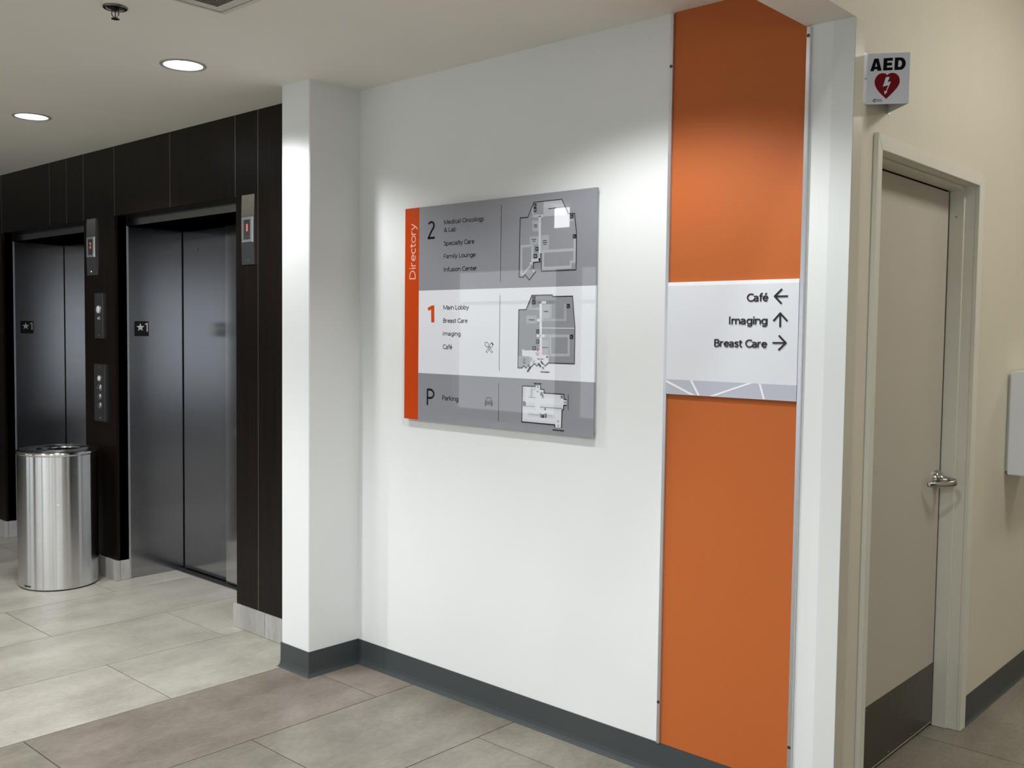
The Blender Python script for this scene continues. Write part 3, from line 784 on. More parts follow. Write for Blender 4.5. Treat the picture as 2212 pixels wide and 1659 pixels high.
# vertical word on the strip
A = SP.p((897.9, 603.1)); B = SP.p((897.9, 482.2)); T = SP.p((884.6, 603.1))
bm = bmesh.new(); stext(bm, 'Directory', A, Vector((0, 0, 1)), Vector((-1, 0, 0)), Vector((0, -1, 0)), B.z - A.z, A.x - T.x, 0.125, L0)
obj('lettering', bm, 'sign_pink', strip)
for (x0_, y0_, x1_, y1_), par in (((1083.3, 442.3, 1080.9, 609.2), up_b), ((1080.5, 637.4, 1078, 801), mid_b), ((1077.8, 828.4, 1076.3, 909.6), low_b)):
    xm = (X(x0_, y0_) + X(x1_, y1_)) / 2; bm = bmesh.new()
    q(bm, [(xm - .0011, YSG - L0, Z(x0_, y0_)), (xm + .0011, YSG - L0, Z(x0_, y0_)), (xm + .0011, YSG - L0, Z(x1_, y1_)), (xm - .0011, YSG - L0, Z(x1_, y1_))])
    obj('divider_line', bm, 'sign_black', par)
# spoon and fork icon
bm = bmesh.new(); LW = 0.0021
stroke(bm, SP, [k2(*p) for p in ellipse_pts(909, 636, 17, 26, 16, -0.45)], LW, L0, True)
for d in (-6, 6):
    stroke(bm, SP, [k2(925 + d, 660 - d * .8), k2(962 + d, 716 - d * .8)], LW * .8, L0)
    stroke(bm, SP, [k2(944 + d, 660 + d * .8), k2(906 + d, 714 + d * .8)], LW * .8, L0)
stroke(bm, SP, [k2(956, 721), k2(969, 711)], LW, L0); stroke(bm, SP, [k2(899, 708), k2(912, 720)], LW, L0)
stroke(bm, SP, [k2(940, 660), k2(939, 640), k2(955, 618)], LW, L0); stroke(bm, SP, [k2(952, 666), k2(966, 656), k2(976, 634)], LW, L0)
poly(bm, SP, [k2(953, 620), k2(962, 613), k2(978, 634), k2(968, 645)], L0)
obj('utensils_icon', bm, 'sign_black', mid_b)
bm = bmesh.new()
stroke(bm, SP, [k2(*p) for p in ((898, 1212), (906, 1184), (916, 1180), (938, 1180), (949, 1184), (957, 1212))], LW, L0)
stroke(bm, SP, [k2(893, 1216), k2(961, 1216)], LW, L0)
stroke(bm, SP, [k2(*p) for p in ((893, 1216), (890, 1230), (890, 1250), (964, 1252), (965, 1232), (961, 1216))], LW, L0)
poly(bm, SP, [k2(*p) for p in ((894, 1228), (961, 1230), (961, 1240), (894, 1238))], L0)
poly(bm, SP, [k2(*p) for p in ((890, 1250), (902, 1250), (902, 1264), (890, 1262))], L0); poly(bm, SP, [k2(*p) for p in ((953, 1252), (966, 1252), (966, 1266), (953, 1265))], L0)
obj('car_icon', bm, 'sign_black', low_b)

# floor maps, traced and drawn as flat print
def mapper(ox, oy, s): return lambda x, y: (ox + x * s, oy + y * s)
class Draw:
    def __init__(s, k, root): s.k = k; s.b = {}; s.root = root
    def bm(s, mat):
        if mat not in s.b: s.b[mat] = bmesh.new()
        return s.b[mat]
    def poly(s, mat, pts, l):
        if mat in ('map_light', 'map_room', 'map_white', 'map_grey', 'map_pale'):
            b = bmesh.new(); poly(b, SP, [s.k(*p) for p in pts], L0 + l * 0.00025)
            obj({'map_light': 'map_corridor', 'map_room': 'map_room', 'map_white': 'map_main_corridor', 'map_pale': 'map_main_corridor', 'map_grey': 'map_area'}[mat], b, mat, s.root)
        else: poly(s.bm(mat), SP, [s.k(*p) for p in pts], L0 + l * 0.00025)
    def rect(s, mat, x0, y0, x1, y1, l, sh=0.0): s.poly(mat, [(x0, y0), (x1, y0 + sh * (x1 - x0)), (x1, y1 + sh * (x1 - x0)), (x0, y1)], l)
    def line(s, mat, pts, wid, l, closed=False): stroke(s.bm(mat), SP, [s.k(*p) for p in pts], wid, L0 + l * 0.00025, closed)
    def icon(s, x0, y0, x1, y1, slash=True):
        s.rect('sign_black', x0, y0, x1, y1, 4)
        xm, ym = (x0 + x1) / 2, (y0 + y1) / 2; wx, wy = (x1 - x0) * .28, (y1 - y0) * .28
        if slash: s.line('map_icon_line', [(xm - wx, ym - wy), (xm + wx, ym + wy)], 0.0011, 5); s.line('map_icon_line', [(xm - wx, ym + wy), (xm - wx * .3, ym)], 0.0009, 5)
        else: s.rect('map_line_grey', xm - wx, ym - wy, xm + wx, ym + wy, 5)
    def label(s, txt, cx, cy, wid, cap, mat='sign_black', l=6):
        A = SP.p(s.k(cx - wid / 2, cy + cap / 2)); B = SP.p(s.k(cx + wid / 2, cy + cap / 2)); T = SP.p(s.k(cx - wid / 2, cy - cap / 2))
        text(s.bm(mat), txt, A, Vector((1, 0, 0)), Vector((0, 0, 1)), Vector((0, -1, 0)), B.x - A.x, T.z - A.z, L0 + l * 0.00025)
    def done(s, names):
        for m, b in s.b.items(): obj(names.get(m, 'map_print'), b, m, s.root)['kind'] = 'stuff'
NM = {'sign_black': 'map_outline', 'map_light': 'map_corridors', 'map_room': 'map_rooms', 'map_grey': 'map_area', 'map_white': 'map_main_corridor', 'map_line_grey': 'map_detail', 'map_icon_line': 'map_icon', 'map_red': 'map_marker'}
OW = 0.0031
def map_root(n): return up_b if n == 2 else (mid_b if n == 1 else low_b)
# level 2
D = Draw(mapper(1080, 410, 0.138626), up_b)
D.poly('map_grey', [(530, 195), (967, 148), (1065, 372), (1165, 368), (1200, 660), (1188, 1245), (650, 1270), (640, 1000), (630, 1125), (530, 1132), (545, 1270), (458, 1408), (395, 1325), (365, 1362), (300, 1360), (318, 440), (440, 430)], 0)
D.poly('map_light', [(680, 185), (965, 152), (1045, 350), (1040, 392), (680, 415)], 1)
D.rect('map_light', 498, 385, 680, 430, 1); D.poly('map_light', [(500, 290), (525, 240), (525, 400), (500, 400)], 1)
D.rect('map_room', 508, 480, 605, 648, 2); D.poly('map_room', [(465, 730), (605, 722), (605, 850), (465, 862)], 2); D.poly('map_room', [(645, 712), (765, 702), (765, 930), (645, 938)], 2)
D.poly('map_light', [(325, 865), (525, 850), (525, 885), (350, 900), (350, 1310), (325, 1345)], 1)
D.rect('map_light', 490, 880, 525, 1130, 1); D.rect('map_pale', 605, 405, 642, 1110, 3); D.rect('map_pale', 592, 388, 676, 420, 3)
D.poly('map_pale', [(490, 1075), (628, 1068), (628, 1115), (490, 1125)], 3); D.poly('map_pale', [(468, 1130), (515, 1125), (515, 1170), (468, 1165)], 3)
D.poly('map_light', [(470, 1165), (500, 1185), (390, 1310), (345, 1345), (330, 1330)], 2)
D.poly('map_light', [(500, 1245), (530, 1235), (558, 1270), (520, 1298)], 2)
D.poly('map_light', [(645, 940), (1150, 912), (1150, 955), (690, 985), (690, 1200), (1090, 1180), (1090, 1105), (1145, 1100), (1150, 770), (1188, 765), (1180, 1140), (1118, 1142), (1118, 1225), (655, 1245)], 2)
D.rect('map_room', 1090, 450, 1150, 490, 2)
D.line('sign_black', [(650, 1000), (648, 1270), (1188, 1245), (1196, 660), (1165, 368), (1065, 372), (967, 148), (530, 195), (438, 428), (318, 440), (300, 1360), (365, 1360), (395, 1322), (458, 1405), (560, 1272)], OW, 4)
D.line('sign_black', [(650, 1000), (634, 998), (630, 1122), (526, 1132), (524, 1232)], OW, 4); D.line('map_line_grey', [(498, 1180), (496, 1235)], 0.003, 4)
for b_ in ((528, 212, 572, 280), (1093, 385, 1147, 448), (1138, 694, 1190, 756)): D.icon(*b_)
for b_ in ((528, 282, 572, 346), (556, 890, 604, 950), (528, 1003, 578, 1066)): D.icon(*b_, slash=False)
D.label('Family', 558, 548, 48, 15); D.label('Lounge', 558, 577, 52, 15); D.label('Specialty', 533, 774, 66, 15); D.label('Care', 533, 803, 34, 15)
D.label('Medical', 702, 793, 60, 15); D.label('Oncology', 702, 822, 70, 15); D.label('& Lab', 702, 850, 42, 15); D.label('Infusion Center', 815, 293, 112, 14)
D.done(NM)
# level 1
D = Draw(mapper(1080, 610, 0.132610), mid_b)
D.poly('map_grey', [(520, 210), (857, 202), (858, 230), (1185, 222), (1222, 735), (1215, 1322), (790, 1312), (795, 1180), (680, 1180), (600, 1200), (380, 1200), (300, 1200), (308, 448), (432, 440)], 0)
D.rect('map_light', 590, 412, 655, 450, 2); D.rect('map_room', 445, 412, 590, 450, 2); D.poly('map_room', [(470, 400), (500, 300), (525, 250), (525, 415), (470, 415)], 1)
D.rect('map_white', 648, 305, 688, 1180, 3); D.rect('map_white', 648, 303, 755, 348, 3)
D.rect('map_room', 688, 352, 852, 595, 2); D.rect('map_light', 694, 362, 810, 582, 2.5); D.poly('map_room', [(688, 592), (1040, 592), (1048, 350), (1085, 350), (1085, 635), (688, 638)], 2)
D.rect('map_room', 430, 540, 605, 678, 2); D.rect('map_white', 608, 592, 700, 638, 3)
D.line('map_white', [(690, 742), (1222, 748)], 0.003, 3)
D.rect('map_white', 600, 848, 735, 890, 3)
D.poly('map_light', [(735, 846), (1140, 850), (1140, 1208), (800, 1206), (805, 892), (735, 890)], 2); D.rect('map_grey', 840, 896, 1105, 1160, 2.6)
D.rect('map_room', 680, 892, 805, 1178, 2); D.rect('map_light', 685, 942, 798, 1172, 2.5)
D.poly('map_white', [(362, 1092), (395, 1095), (395, 1108), (680, 1104), (688, 1178), (798, 1180), (795, 1310), (740, 1362), (700, 1310), (565, 1320), (500, 1390), (490, 1210), (430, 1205), (362, 1195)], 2)
D.poly('map_room', [(305, 1200), (490, 1205), (492, 1350), (455, 1385), (425, 1385), (390, 1355), (362, 1390), (300, 1388)], 2)
D.line('sign_black', [(362, 1392), (295, 1390), (308, 446), (430, 440), (520, 210), (857, 203), (858, 230), (1185, 222), (1224, 735), (1215, 1326), (785, 1312), (742, 1362), (668, 1278)], OW * .95, 4)
D.line('sign_black', [(362, 1392), (392, 1355), (428, 1396), (432, 1380)], OW * .9, 4)
D.line('sign_black', [(458, 1342), (495, 1388), (565, 1320), (602, 1362), (634, 1325), (652, 1342)], OW * .9, 4)
D.line('sign_black', [(495, 1388), (455, 1445)], OW * 2.2, 4); D.line('sign_black', [(632, 1328), (662, 1368)], OW * 2.2, 4); D.line('sign_black', [(690, 1325), (668, 1278)], OW * 1.2, 4)
for b_ in ((527, 226, 578, 290), (1088, 352, 1140, 418), (592, 764, 643, 832), (1140, 852, 1195, 920)): D.icon(*b_)
for b_ in ((527, 294, 578, 358), (590, 930, 642, 996), (532, 1040, 585, 1106)): D.icon(*b_, slash=False)
D.line('map_red', ellipse_pts(618, 1100, 14, 15, 14), 0.0016, 5, True); D.line('map_red', [(612, 1112), (618, 1128), (624, 1112)], 0.0015, 5)
D.poly('map_red', ellipse_pts(770, 1212, 14, 20, 14), 5)
D.label('You are', 615, 1148, 68, 13, 'map_red'); D.label('here', 615, 1176, 38, 13, 'map_red')
D.label('Imaging', 753, 470, 68, 15); D.label('Auditorium', 520, 608, 92, 14); D.label('Breast Care', 740, 1058, 92, 14); D.label('Main Lobby', 662, 1245, 96, 14); D.label('Café', 398, 1304, 38, 14)
D.label('MAIN ENTRANCE', 736, 1456, 138, 14)
D.line('sign_black', [(692, 1382), (722, 1415)], 0.0016, 5); D.line('sign_black', [(692, 1412), (692, 1382), (722, 1382)], 0.0016, 5)
D.line('map_line_grey', [(382, 1238), (418, 1278)], 0.002, 5); D.line('map_line_grey', [(418, 1238), (382, 1278)], 0.002, 5)
for i in range(3): D.line('map_line_grey', [(502 + i * 12, 1225), (502 + i * 12, 1278)], 0.0013, 5)
for i in range(4): D.line('map_line_grey', [(530 + i * 9, 1300 - i * 10), (548 + i * 9, 1312 - i * 10)], 0.0012, 5)
D.done(NM)
# parking
D = Draw(mapper(1080, 790, 0.102469), low_b)
OUT = [(740, 435), (480, 425), (462, 1180), (1160, 1245), (1165, 1300), (1295, 1305), (1310, 930), (1340, 928), (1348, 835), (1400, 832), (1400, 710), (1350, 708), (1350, 605), (930, 578), (930, 502), (855, 498), (850, 418), (745, 418)]
D.poly('map_white', OUT, 0)
D.line('sign_black', [(745, 412), (740, 437), (478, 425), (462, 1180), (1160, 1245), (1160, 1292)], 0.0036, 3)
D.line('sign_black', [(1298, 1300), (1310, 932), (1342, 928), (1346, 833), (1402, 834)], 0.0036, 3)
D.line('sign_black', [(1402, 712), (1352, 708), (1350, 605), (930, 576), (932, 502), (858, 497), (855, 425)], 0.0036, 3)
D.poly('map_line_grey', [(488, 742), (525, 742), (530, 765), (550, 770), (550, 845), (740, 855), (740, 868), (488, 850)], 2)
D.poly('map_line_grey', [(845, 862), (1320, 895), (1318, 912), (845, 878)], 2); D.rect('map_line_grey', 935, 890, 970, 940, 2)
D.poly('map_line_grey', [(852, 555), (905, 558), (908, 610), (922, 612), (922, 685), (888, 682), (888, 635), (852, 632)], 2); D.rect('map_line_grey', 1280, 628, 1330, 690, 2)
D.rect('map_line_grey', 850, 1000, 872, 1090, 2); D.rect('map_line_grey', 940, 1005, 992, 1100, 2); D.rect('sign_black', 880, 1028, 932, 1095, 3); D.rect('map_line_grey', 895, 1045, 915, 1075, 4)
SW = 0.0011
def bays(x0, y0, x1, y1, n, dx, dy):
    for i in range(n):
        s_ = i / (n - 1); xx_, yy_ = x0 + (x1 - x0) * s_, y0 + (y1 - y0) * s_
        D.line('map_icon_line', [(xx_, yy_), (xx_ + dx, yy_ + dy)], SW, 2)
bays(498, 1130, 1150, 1180, 19, 0, 45); bays(510, 870, 730, 885, 7, 0, 38); bays(590, 785, 730, 795, 5, 0, 42)
bays(868, 808, 1300, 835, 13, 0, 42); bays(868, 890, 1290, 920, 13, 0, 40); bays(960, 610, 1255, 630, 9, 0, 52)
bays(605, 985, 840, 1000, 7, 0, 85); bays(1025, 1010, 1135, 1018, 4, 0, 95); bays(495, 475, 495, 705, 6, 40, 0); bays(625, 510, 625, 630, 4, 85, 2)
D.line('map_line_grey', [(605, 1022), (840, 1040)], SW, 2); D.line('map_line_grey', [(998, 1050), (1110, 1060)], SW, 2); D.line('map_line_grey', [(668, 445), (668, 668)], SW * 1.5, 2)
D.line('map_line_grey', [(600, 662), (755, 675)], SW * 1.5, 2); D.line('map_line_grey', [(680, 495), (745, 500), (748, 445)], SW * 1.3, 2)
for cx_, cy_, d in ((800, 430, 1), (795, 560, -1), (1232, 1155, 1), (1228, 1282, -1)):
    D.line('map_line_grey', [(cx_, cy_), (cx_, cy_ + 45 * d)], 0.0015, 3); D.line('map_line_grey', [(cx_ - 22, cy_ + 24 * d), (cx_, cy_), (cx_ + 22, cy_ + 24 * d)], 0.0015, 3)
D.line('map_line_grey', [(1350, 745), (1388, 800)], 0.0018, 3); D.line('map_line_grey', [(1388, 745), (1350, 800)], 0.0018, 3)
D.label('SERVICE DRIVE', 797, 373, 160, 22); D.label('ADDITIONAL PARKING', 1232, 1348, 240, 22)
for i in range(12): D.line('sign_black', [(1440, 610 + i * 27), (1440, 610 + i * 27 + 18)], 0.002, 3)
D.done(NM)
place_root(t, ((sx0 + sx1) / 2, YD, sz0))

# ------------------------------------------------------------------ AED sign (V-shaped, projecting)
t = thing('aed_sign', 'V-shaped white AED sign with a red heart above the door', 'sign')
A0 = Vector((XC + 0.0008, 2.957, 0)); A1 = Vector((-1.146, 3.021, 0)); A2 = Vector((XC + 0.0008, 3.120, 0)); z0, z1 = 2.258, 2.410
u = (A1 - A0); AL = u.length; u.normalize(); nrm = Vector((u.y, -u.x, 0))
if nrm.y > 0: nrm = -nrm
th_ = 0.0012
def sheet(bm, a, b, off):
    d = (b - a).normalized(); n = Vector((d.y, -d.x, 0)) * off
    v = []
    for p in (a, b, b + n, a + n):
        v.append((bm.verts.new((p.x, p.y, z0)), bm.verts.new((p.x, p.y, z1))))
    for i in range(4):
        j = (i + 1) % 4; bm.faces.new((v[i][0], v[j][0], v[j][1], v[i][1]))
    bm.faces.new([q_[0] for q_ in v]); bm.faces.new([q_[1] for q_ in v])
bm = bmesh.new(); sheet(bm, A0, A1, -th_); sheet(bm, A1, A2, -th_); obj('folded_face', bm, 'aed_white', t)
bm = bmesh.new(); box(bm, XC + 0.0006, XC + 0.0022, 2.927, 2.957, z0, z1); obj('flange', bm, 'aed_white', t)
bm = bmesh.new(); box(bm, XC + 0.0006, XC + 0.0022, 3.120, 3.142, z0, z1); obj('flange', bm, 'aed_white', t)
for yy, zz in ((2.942, 2.334), (3.131, 2.334)):
    bm = bmesh.new(); M = Matrix.Translation((XC + 0.0022, yy, zz)) @ Matrix.Rotation(math.radians(90), 4, 'Y')
    lathe(bm, [(0.0045, 0), (0.004, 0.002), (0.002, 0.003)], 12, M); disc(bm, 0.002, 0.003, 12, M); obj('screw', bm, 'satin_nickel', t)
def af(x, y):
    s = (x - 434) / 775.0; v = (1203 - y) / 930.0
    return A0 + u * (AL * s) + Vector((0, 0, z0 + (z1 - z0) * v))
AP = Plane(af, nrm)
AS = 0.0009
bm = bmesh.new()
poly(bm, AP, [(488, 595), (560, 366), (597, 366), (597, 435), (575, 516), (597, 516), (597, 561), (562, 562), (552, 595)], AS)
poly(bm, AP, [(597, 366), (635, 366), (697, 590), (625, 592), (614, 560), (597, 561), (597, 516), (614, 516), (597, 435)], AS)
obj('lettering', bm, 'aed_black', t); bm = bmesh.new()
poly(bm, AP, [(728, 366), (895, 362), (895, 415), (795, 415), (795, 450), (882, 450), (882, 502), (792, 503), (792, 538), (895, 538), (893, 588), (724, 590)], AS)
obj('lettering', bm, 'aed_black', t); bm = bmesh.new()
arc = [math.pi * i / 12 for i in range(0, 13)]
od = [(1035 + 95 * math.sin(a_), 475 - 113 * math.cos(a_)) for a_ in arc]; idd = [(1025 + 37 * math.sin(a_), 475 - 60 * math.cos(a_)) for a_ in arc]
V0 = [bm.verts.new(AP.p(p_, AS)) for p_ in od]; V1 = [bm.verts.new(AP.p(p_, AS)) for p_ in idd]
for i in range(12): bm.faces.new((V0[i], V0[i + 1], V1[i + 1], V1[i]))
w0, w1, w2, w3 = (bm.verts.new(AP.p(p_, AS)) for p_ in ((932, 362), (928, 588), (992, 535), (997, 415)))
bm.faces.new((w0, V0[0], V1[0], w3)); bm.faces.new((w0, w3, w2, w1)); bm.faces.new((w1, w2, V1[12], V0[12]))
obj('lettering', bm, 'aed_black', t)
def heart(sc):
    c = (803, 850); pts = []
    ctrl = [(803, 678), (775, 650), (735, 637), (690, 640), (640, 660), (600, 705), (578, 760), (576, 810), (590, 865), (620, 925), (670, 990), (730, 1050), (795, 1110),
            (860, 1050), (925, 985), (985, 915), (1018, 860), (1032, 810), (1030, 755), (1008, 700), (965, 658), (915, 638), (870, 638), (832, 652)]
    return [(c[0] + (x - c[0]) * sc, c[1] + (y - c[1]) * sc) for x, y in ctrl]
bm = bmesh.new(); poly(bm, AP, heart(1.03), AS * .7); obj('heart_halo', bm, 'aed_halo', t)
bm = bmesh.new(); poly(bm, AP, heart(1.0), AS); obj('heart', bm, 'aed_red', t)
bm = bmesh.new()
poly(bm, AP, [(780, 712), (848, 712), (812, 806), (873, 797), (800, 975), (786, 972), (826, 862), (728, 885)], AS * 1.4)
poly(bm, AP, [(755, 962), (790, 972), (812, 985), (765, 1032)], AS * 1.4)
obj('lightning_bolt', bm, 'aed_white', t)
bm = bmesh.new()
stroke(bm, AP, [(600, 1108), (572, 1115), (556, 1135), (572, 1155), (588, 1163)], 0.0018, AS); stroke(bm, AP, [(600, 1108), (604, 1135), (588, 1163)], 0.0012, AS)
for s, yb in (('CARDIAC', 1132), ('SCIENCE', 1157)):
    P0 = AP.p((612, yb)); P1 = AP.p((720, yb))
    text(bm, s, P0, u, Vector((0, 0, 1)), nrm, (P1 - P0).length, 0.0034, AS)
obj('maker_logo', bm, 'aed_black', t)
place_root(t, (XC, 3.03, z0))

# ------------------------------------------------------------------ corner guard
t = thing('corner_guard', 'full height corner guard strip wrapping the end of the wall', 'corner guard')
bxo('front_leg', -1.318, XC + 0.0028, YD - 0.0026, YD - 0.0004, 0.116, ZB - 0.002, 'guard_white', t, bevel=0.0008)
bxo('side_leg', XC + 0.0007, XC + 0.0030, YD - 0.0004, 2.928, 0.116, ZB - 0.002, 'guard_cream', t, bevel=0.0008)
place_root(t, (XC, YD, 0.116))

# ------------------------------------------------------------------ corridor door
XF = -1.236
door = sempty('door_1', 'greige steel corridor door in a painted metal frame', 'door')
fr = bmesh.new(); YI0, YI1, ZI = 3.060, 4.003, 2.135
FO = 0.049
# mitred frame faces: two jambs and a head
def frame_piece(pts):
    bm = bmesh.new(); a = [bm.verts.new((XF, y, z)) for y, z in pts]; b = [bm.verts.new((XC + 0.0006, y, z)) for y, z in pts]
    bm.faces.new(a); bm.faces.new(b)
    for i in range(len(pts)): j = (i + 1) % len(pts); bm.faces.new((a[i], a[j], b[j], b[i]))
    return obj('frame_face', bm, 'frame_paint', door, bevel=0.0012)
frame_piece([(YI0, 0.001), (YI0, ZI), (YI0 - FO + 0.012, ZI + FO), (YI0 - FO + 0.012, 0.001)])
frame_piece([(YI1, 0.001), (YI1, ZI), (YI1 + FO + 0.006, ZI + FO), (YI1 + FO + 0.006, 0.001)])
frame_piece([(YI0, ZI), (YI1, ZI), (YI1 + FO + 0.006, ZI + FO), (YI0 - FO + 0.012, ZI + FO)])
XS, XDf = -1.287, -1.343      # stop begins, door face
fr.free()
for y0_, y1_, s in ((YI0 - 0.014, YI0, 1), (YI1, YI1 + 0.014, -1)):
    bxo('jamb', -1.40, XC + 0.0003, y0_, y1_, 0.001, ZI, 'frame_paint', door)
bxo('jamb_head', -1.40, XC + 0.0003, YI0, YI1, ZI, ZI + 0.014, 'frame_paint', door)
bxo('door_stop', XDf + 0.001, XS, YI0, YI0 + 0.014, 0.001, ZI, 'frame_paint', door, bevel=0.002)
bxo('door_stop', XDf + 0.001, XS, YI1 - 0.014, YI1, 0.001, ZI, 'frame_paint', door, bevel=0.002)
bxo('door_stop', XDf + 0.001, XS, YI0 + 0.014, YI1 - 0.014, ZI - 0.014, ZI, 'frame_paint', door, bevel=0.002)
leaf = bxo('door_leaf', XDf - 0.044, XDf, YI0 + 0.004, YI1 - 0.019, 0.012, ZI - 0.018, 'door_paint', door, bevel=0.0015)
bxo('door_gap_shade', XDf - 0.044, XDf - 0.012, YI1 - 0.019, YI1, 0.0, ZI, 'gap_shade_backing', door)  # black strips painted for the shade around the leaf
bxo('door_gap_shade', XDf - 0.044, XDf - 0.012, YI0, YI1, ZI - 0.018, ZI, 'gap_shade_backing', door)
bxo('room_shade_block', -1.60, -1.45, YI0 - 0.1, YI1 + 0.1, 0, ZI + 0.1, 'gap_shade_backing', door)  # black block painted for the darkness behind the door
KT = hit(2017.6, 1429.7, 0, XDf + .0015); KB = hit(2015.5, 1566, 0, XDf + .0015)
kick = bxo('kick_plate', XDf, XDf + 0.0015, YI0 + 0.03, KT.y, max(KB.z, 0.02), KT.z, 'kick_steel', leaf, bevel=0.0005)
for i in range(5):
    for zz in (KT.z - 0.012, max(KB.z, 0.02) + 0.012):
        bm = bmesh.new(); yy = YI0 + 0.05 + i * (KT.y - YI0 - 0.06) / 4
        M = Matrix.Translation((XDf + 0.0015, yy, zz)) @ Matrix.Rotation(math.radians(90), 4, 'Y'); lathe(bm, [(0.003, 0), (0.002, 0.001)], 8, M); disc(bm, 0.002, 0.001, 8, M)
        s_ = obj('kick_plate_screw', bm, 'plate_steel', leaf)
# lever handle
Rz = hit(2021, 1035, 0, XDf)
M = Matrix.Translation((XDf, Rz.y, Rz.z)) @ Matrix.Rotation(math.radians(90), 4, 'Y')
bm = bmesh.new(); lathe(bm, [(0.036, 0.0), (0.036, 0.012), (0.033, 0.0165), (0.024, 0.022), (0.018, 0.030), (0.0145, 0.042), (0.0135, 0.050)], 32, M); disc(bm, 0.0135, 0.050, 32, M); obj('handle_rose', bm, 'satin_nickel', leaf, smooth=True)
ly, lz = Rz.y, Rz.z
bm = bmesh.new()
tube(bm, [(XDf + 0.030, ly, lz), (XDf + 0.060, ly - 0.001, lz), (XDf + 0.078, ly - 0.006, lz - 0.002), (XDf + 0.083, ly - 0.022, lz - 0.004), (XDf + 0.079, ly - 0.050, lz - 0.005), (XDf + 0.066, ly - 0.085, lz - 0.005), (XDf + 0.046, ly - 0.116, lz - 0.005), (XDf + 0.028, ly - 0.136, lz - 0.005), (XDf + 0.020, ly - 0.144, lz - 0.005)],
     [0.013, 0.0125, 0.0125, 0.012, 0.0115, 0.0105, 0.0095, 0.0085, 0.008], 14, (0.5, 1.0))
obj('lever_handle', bm, 'satin_nickel', leaf, smooth=True)
bm = bmesh.new(); M = Matrix.Translation((-1.315, YI1 - 0.0142, 2.02)) @ Matrix.Rotation(math.radians(90), 4, 'X'); lathe(bm, [(0.003, 0), (0.002, 0.001)], 8, M); disc(bm, 0.002, 0.001, 8, M); obj('frame_screw', bm, 'screw_dark', door)

# ------------------------------------------------------------------ white wall box right of the door
t = thing('wall_box', 'plain white wall-mounted box on the cream wall right of the door', 'wall box')
bxo('housing', XC + 0.012, XC + 0.15, 4.50, 4.78, 0.971, 1.412, 'box_white', t, bevel=0.004)
bxo('mounting_plate', XC + 0.0008, XC + 0.012, 4.515, 4.765, 0.985, 1.40, 'sign_edge', t)
bxo('front_cover', XC + 0.15, XC + 0.158, 4.505, 4.775, 0.976, 1.407, 'box_white', t, bevel=0.003)
place_root(t, (XC, 4.64, 0.971))

# ------------------------------------------------------------------ ceiling fittings
def downlight(x, y, label, watt=DOWN_W, ZC=ZC):
    t = thing('recessed_downlight', label, 'downlight', group='round recessed downlights')
    M = Matrix.Translation((x, y, ZC))
    bm = bmesh.new(); lathe(bm, [(0.0935, -0.0005), (0.0935, -0.004), (0.090, -0.006), (0.079, -0.005), (0.078, -0.0012)], 48, M); obj('trim_ring', bm, 'downlight_trim', t, smooth=True)
    bm = bmesh.new(); disc(bm, 0.0785, -0.0020, 40, M); obj('lens', bm, 'downlight_lens', t)
    l = bpy.data.lights.new('downlight_lamp', 'SPOT'); l.energy = watt; l.spot_size = math.radians(136); l.spot_blend = 0.42; l.shadow_soft_size = 0.06; l.color = (0.965, 0.985, 1.0)
    lo = bpy.data.objects.new('downlight_lamp', l); COL.objects.link(lo); lo.location = (x, y, ZC - 0.012); lo.parent = t
    place_root(t, (x, y, ZC))
downlight(-3.790, 2.113, 'round recessed downlight in front of the white pier')
downlight(-5.318, 2.110, 'round recessed downlight in front of the elevator doors')
downlight(-1.870, 2.113, 'round recessed downlight in front of the orange panel')
for xx_, nm in ((-5.318, 'elevator doors'), (-3.79, 'white pier'), (-1.87, 'orange panel')): downlight(xx_, 0.3, 'round recessed downlight by the open ceiling edge, opposite the ' + nm, FRONT_FILL_W)  # unseen row added to brighten the lower wall

t = thing('fire_sprinkler', 'small chrome pendent fire sprinkler hanging from the ceiling', 'sprinkler')
M = Matrix.Translation((-3.297, 1.588, ZC))
bm = bmesh.new(); lathe(bm, [(0.040, -0.0005), (0.0405, -0.004), (0.038, -0.0065), (0.033, -0.006), (0.030, -0.002)], 36, M); obj('escutcheon', bm, 'sprinkler_chrome', t, smooth=True)
bm = bmesh.new(); disc(bm, 0.031, -0.002, 30, M); lathe(bm, [(0.012, -0.002), (0.012, -0.010), (0.006, -0.012)], 16, M); obj('cup', bm, 'sprinkler_dark', t)
bm = bmesh.new()
dx_, dy_ = 0.75, 0.66
for s in (-1, 1):
    tube(bm, [(-3.297 + s * .011 * dx_, 1.588 + s * .011 * dy_, ZC - .006), (-3.297 + s * .012 * dx_, 1.588 + s * .012 * dy_, ZC - .026), (-3.297 + s * .004 * dx_, 1.588 + s * .004 * dy_, ZC - .037)], 0.0022, 8)
obj('yoke_arms', bm, 'sprinkler_chrome', t)
bm = bmesh.new(); tube(bm, [(-3.297, 1.588, ZC - .008), (-3.297, 1.588, ZC - .034)], 0.0016, 8); obj('glass_bulb', bm, 'sprinkler_dark', t)
bm = bmesh.new(); lathe(bm, [(0.003, -0.034), (0.005, -0.038), (0.0135, -0.0395), (0.0135, -0.041)], 20, M); disc(bm, 0.0135, -0.041, 20, M); obj('deflector', bm, 'sprinkler_chrome', t)
place_root(t, (-3.297, 1.588, ZC))

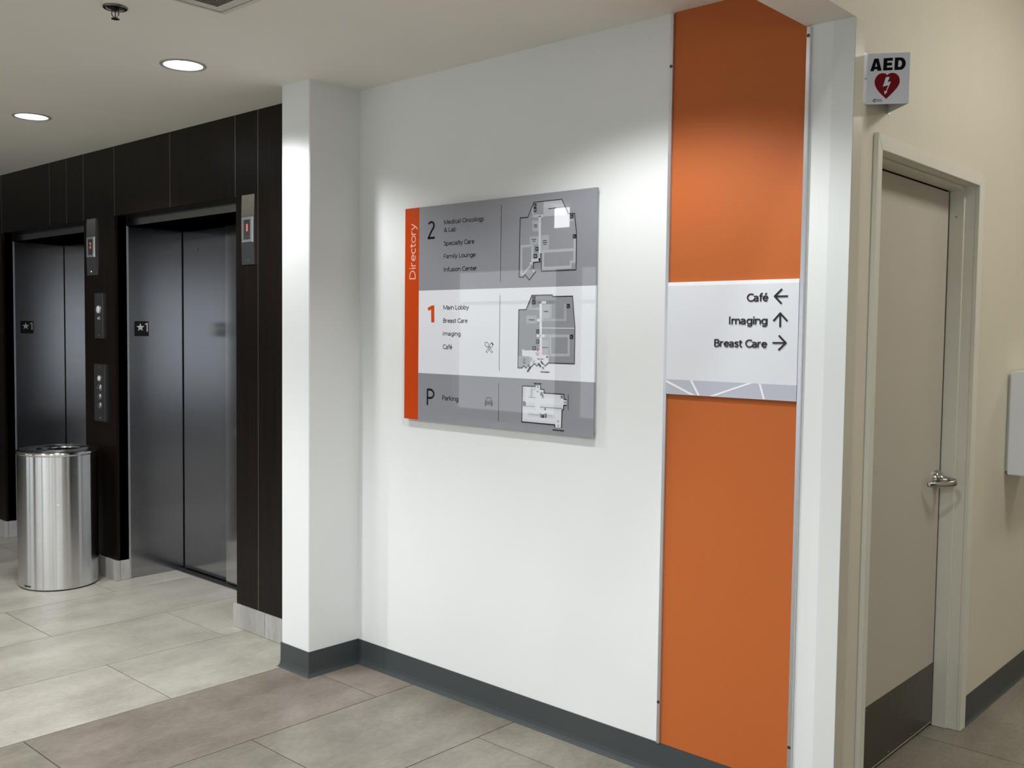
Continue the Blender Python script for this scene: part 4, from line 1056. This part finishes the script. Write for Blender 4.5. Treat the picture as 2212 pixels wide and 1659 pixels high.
t = thing('ceiling_vent', 'square ceiling return vent with a grey perforated grille', 'vent')
VX0, VX1, VY1, VY0 = -3.078, -2.470, 1.873, 1.265
def sqframe(name, i0, i1, za, zb, mat):
    bm = bmesh.new()
    a = [(VX0 + i0, VY0 + i0), (VX1 - i0, VY0 + i0), (VX1 - i0, VY1 - i0), (VX0 + i0, VY1 - i0)]; b = [(VX0 + i1, VY0 + i1), (VX1 - i1, VY0 + i1), (VX1 - i1, VY1 - i1), (VX0 + i1, VY1 - i1)]
    for i in range(4):
        j = (i + 1) % 4
        q(bm, [(*a[i], za), (*a[j], za), (*b[j], zb), (*b[i], zb)]); q(bm, [(*a[i], ZC - .0003), (*a[j], ZC - .0003), (*a[j], za), (*a[i], za)])
        q(bm, [(*b[i], ZC - .0003), (*b[j], ZC - .0003), (*b[j], zb), (*b[i], zb)])
    return obj(name, bm, mat, t)
sqframe('outer_frame', 0.0, 0.030, ZC - 0.002, ZC - 0.009, 'vent_frame')
sqframe('inner_frame', 0.034, 0.068, ZC - 0.007, ZC - 0.007, 'vent_frame')
bm = bmesh.new(); box(bm, VX0 + .03, VX1 - .03, VY0 + .03, VY1 - .03, ZC - 0.0012, ZC - 0.0004); obj('plenum_shade', bm, 'foot_and_inner_shade', t)  # black sheet painted for the shade behind the grille
bm = bmesh.new(); n = 42
for i in range(n):
    s = 0.066 + i * (0.608 - 0.132) / (n - 1)
    box(bm, VX0 + s - .0022, VX0 + s + .0022, VY0 + .066, VY1 - .066, ZC - .0055, ZC - .0015); box(bm, VX0 + .066, VX1 - .066, VY0 + s - .0022, VY0 + s + .0022, ZC - .0054, ZC - .0015)
g = obj('grille', bm, 'vent_grille', t); g['kind'] = 'stuff'
place_root(t, ((VX0 + VX1) / 2, (VY0 + VY1) / 2, ZC))

# added unseen warm light panels that brighten the corridor wall
def fill_light_panel(x, y, label):
    t = thing('ceiling_light_panel', label, 'ceiling light', group='added warm ceiling panels')
    bxo('frame', x - 0.32, x + 0.32, y - 0.32, y + 0.32, ZH - 0.012, ZH - 0.0005, 'vent_frame', t)
    bxo('diffuser', x - 0.29, x + 0.29, y - 0.29, y + 0.29, ZH - 0.016, ZH - 0.012, 'corridor_fill_panel', t)
    place_root(t, (x, y, ZH))
fill_light_panel(0.15, 3.9, 'square warm light panel in the corridor ceiling by the door')
fill_light_panel(0.15, 6.6, 'square warm light panel at the far end of the corridor ceiling')
downlight(-0.93, 1.0, 'round recessed downlight in the high ceiling beside the beam', 75, ZH)
downlight(0.15, 0.4, 'round recessed downlight in the high ceiling in front of the corridor', 75, ZH)  # unseen lamp added to brighten the door jamb and wall box
# added unseen lit box that makes the bright reflected patch in the directory sign
t = thing('added_light_box', 'added small lit box under the lobby ceiling edge, for the sign reflection', 'reflection light')
bxo('housing', -5.50, -5.325, -0.90, -0.86, 2.455, 2.632, 'vent_frame', t)
bxo('lit_face', -5.495, -5.33, -0.86, -0.857, 2.460, 2.627, 'reflection_box_face', t)
place_root(t, (-5.412, -0.88, 2.632))
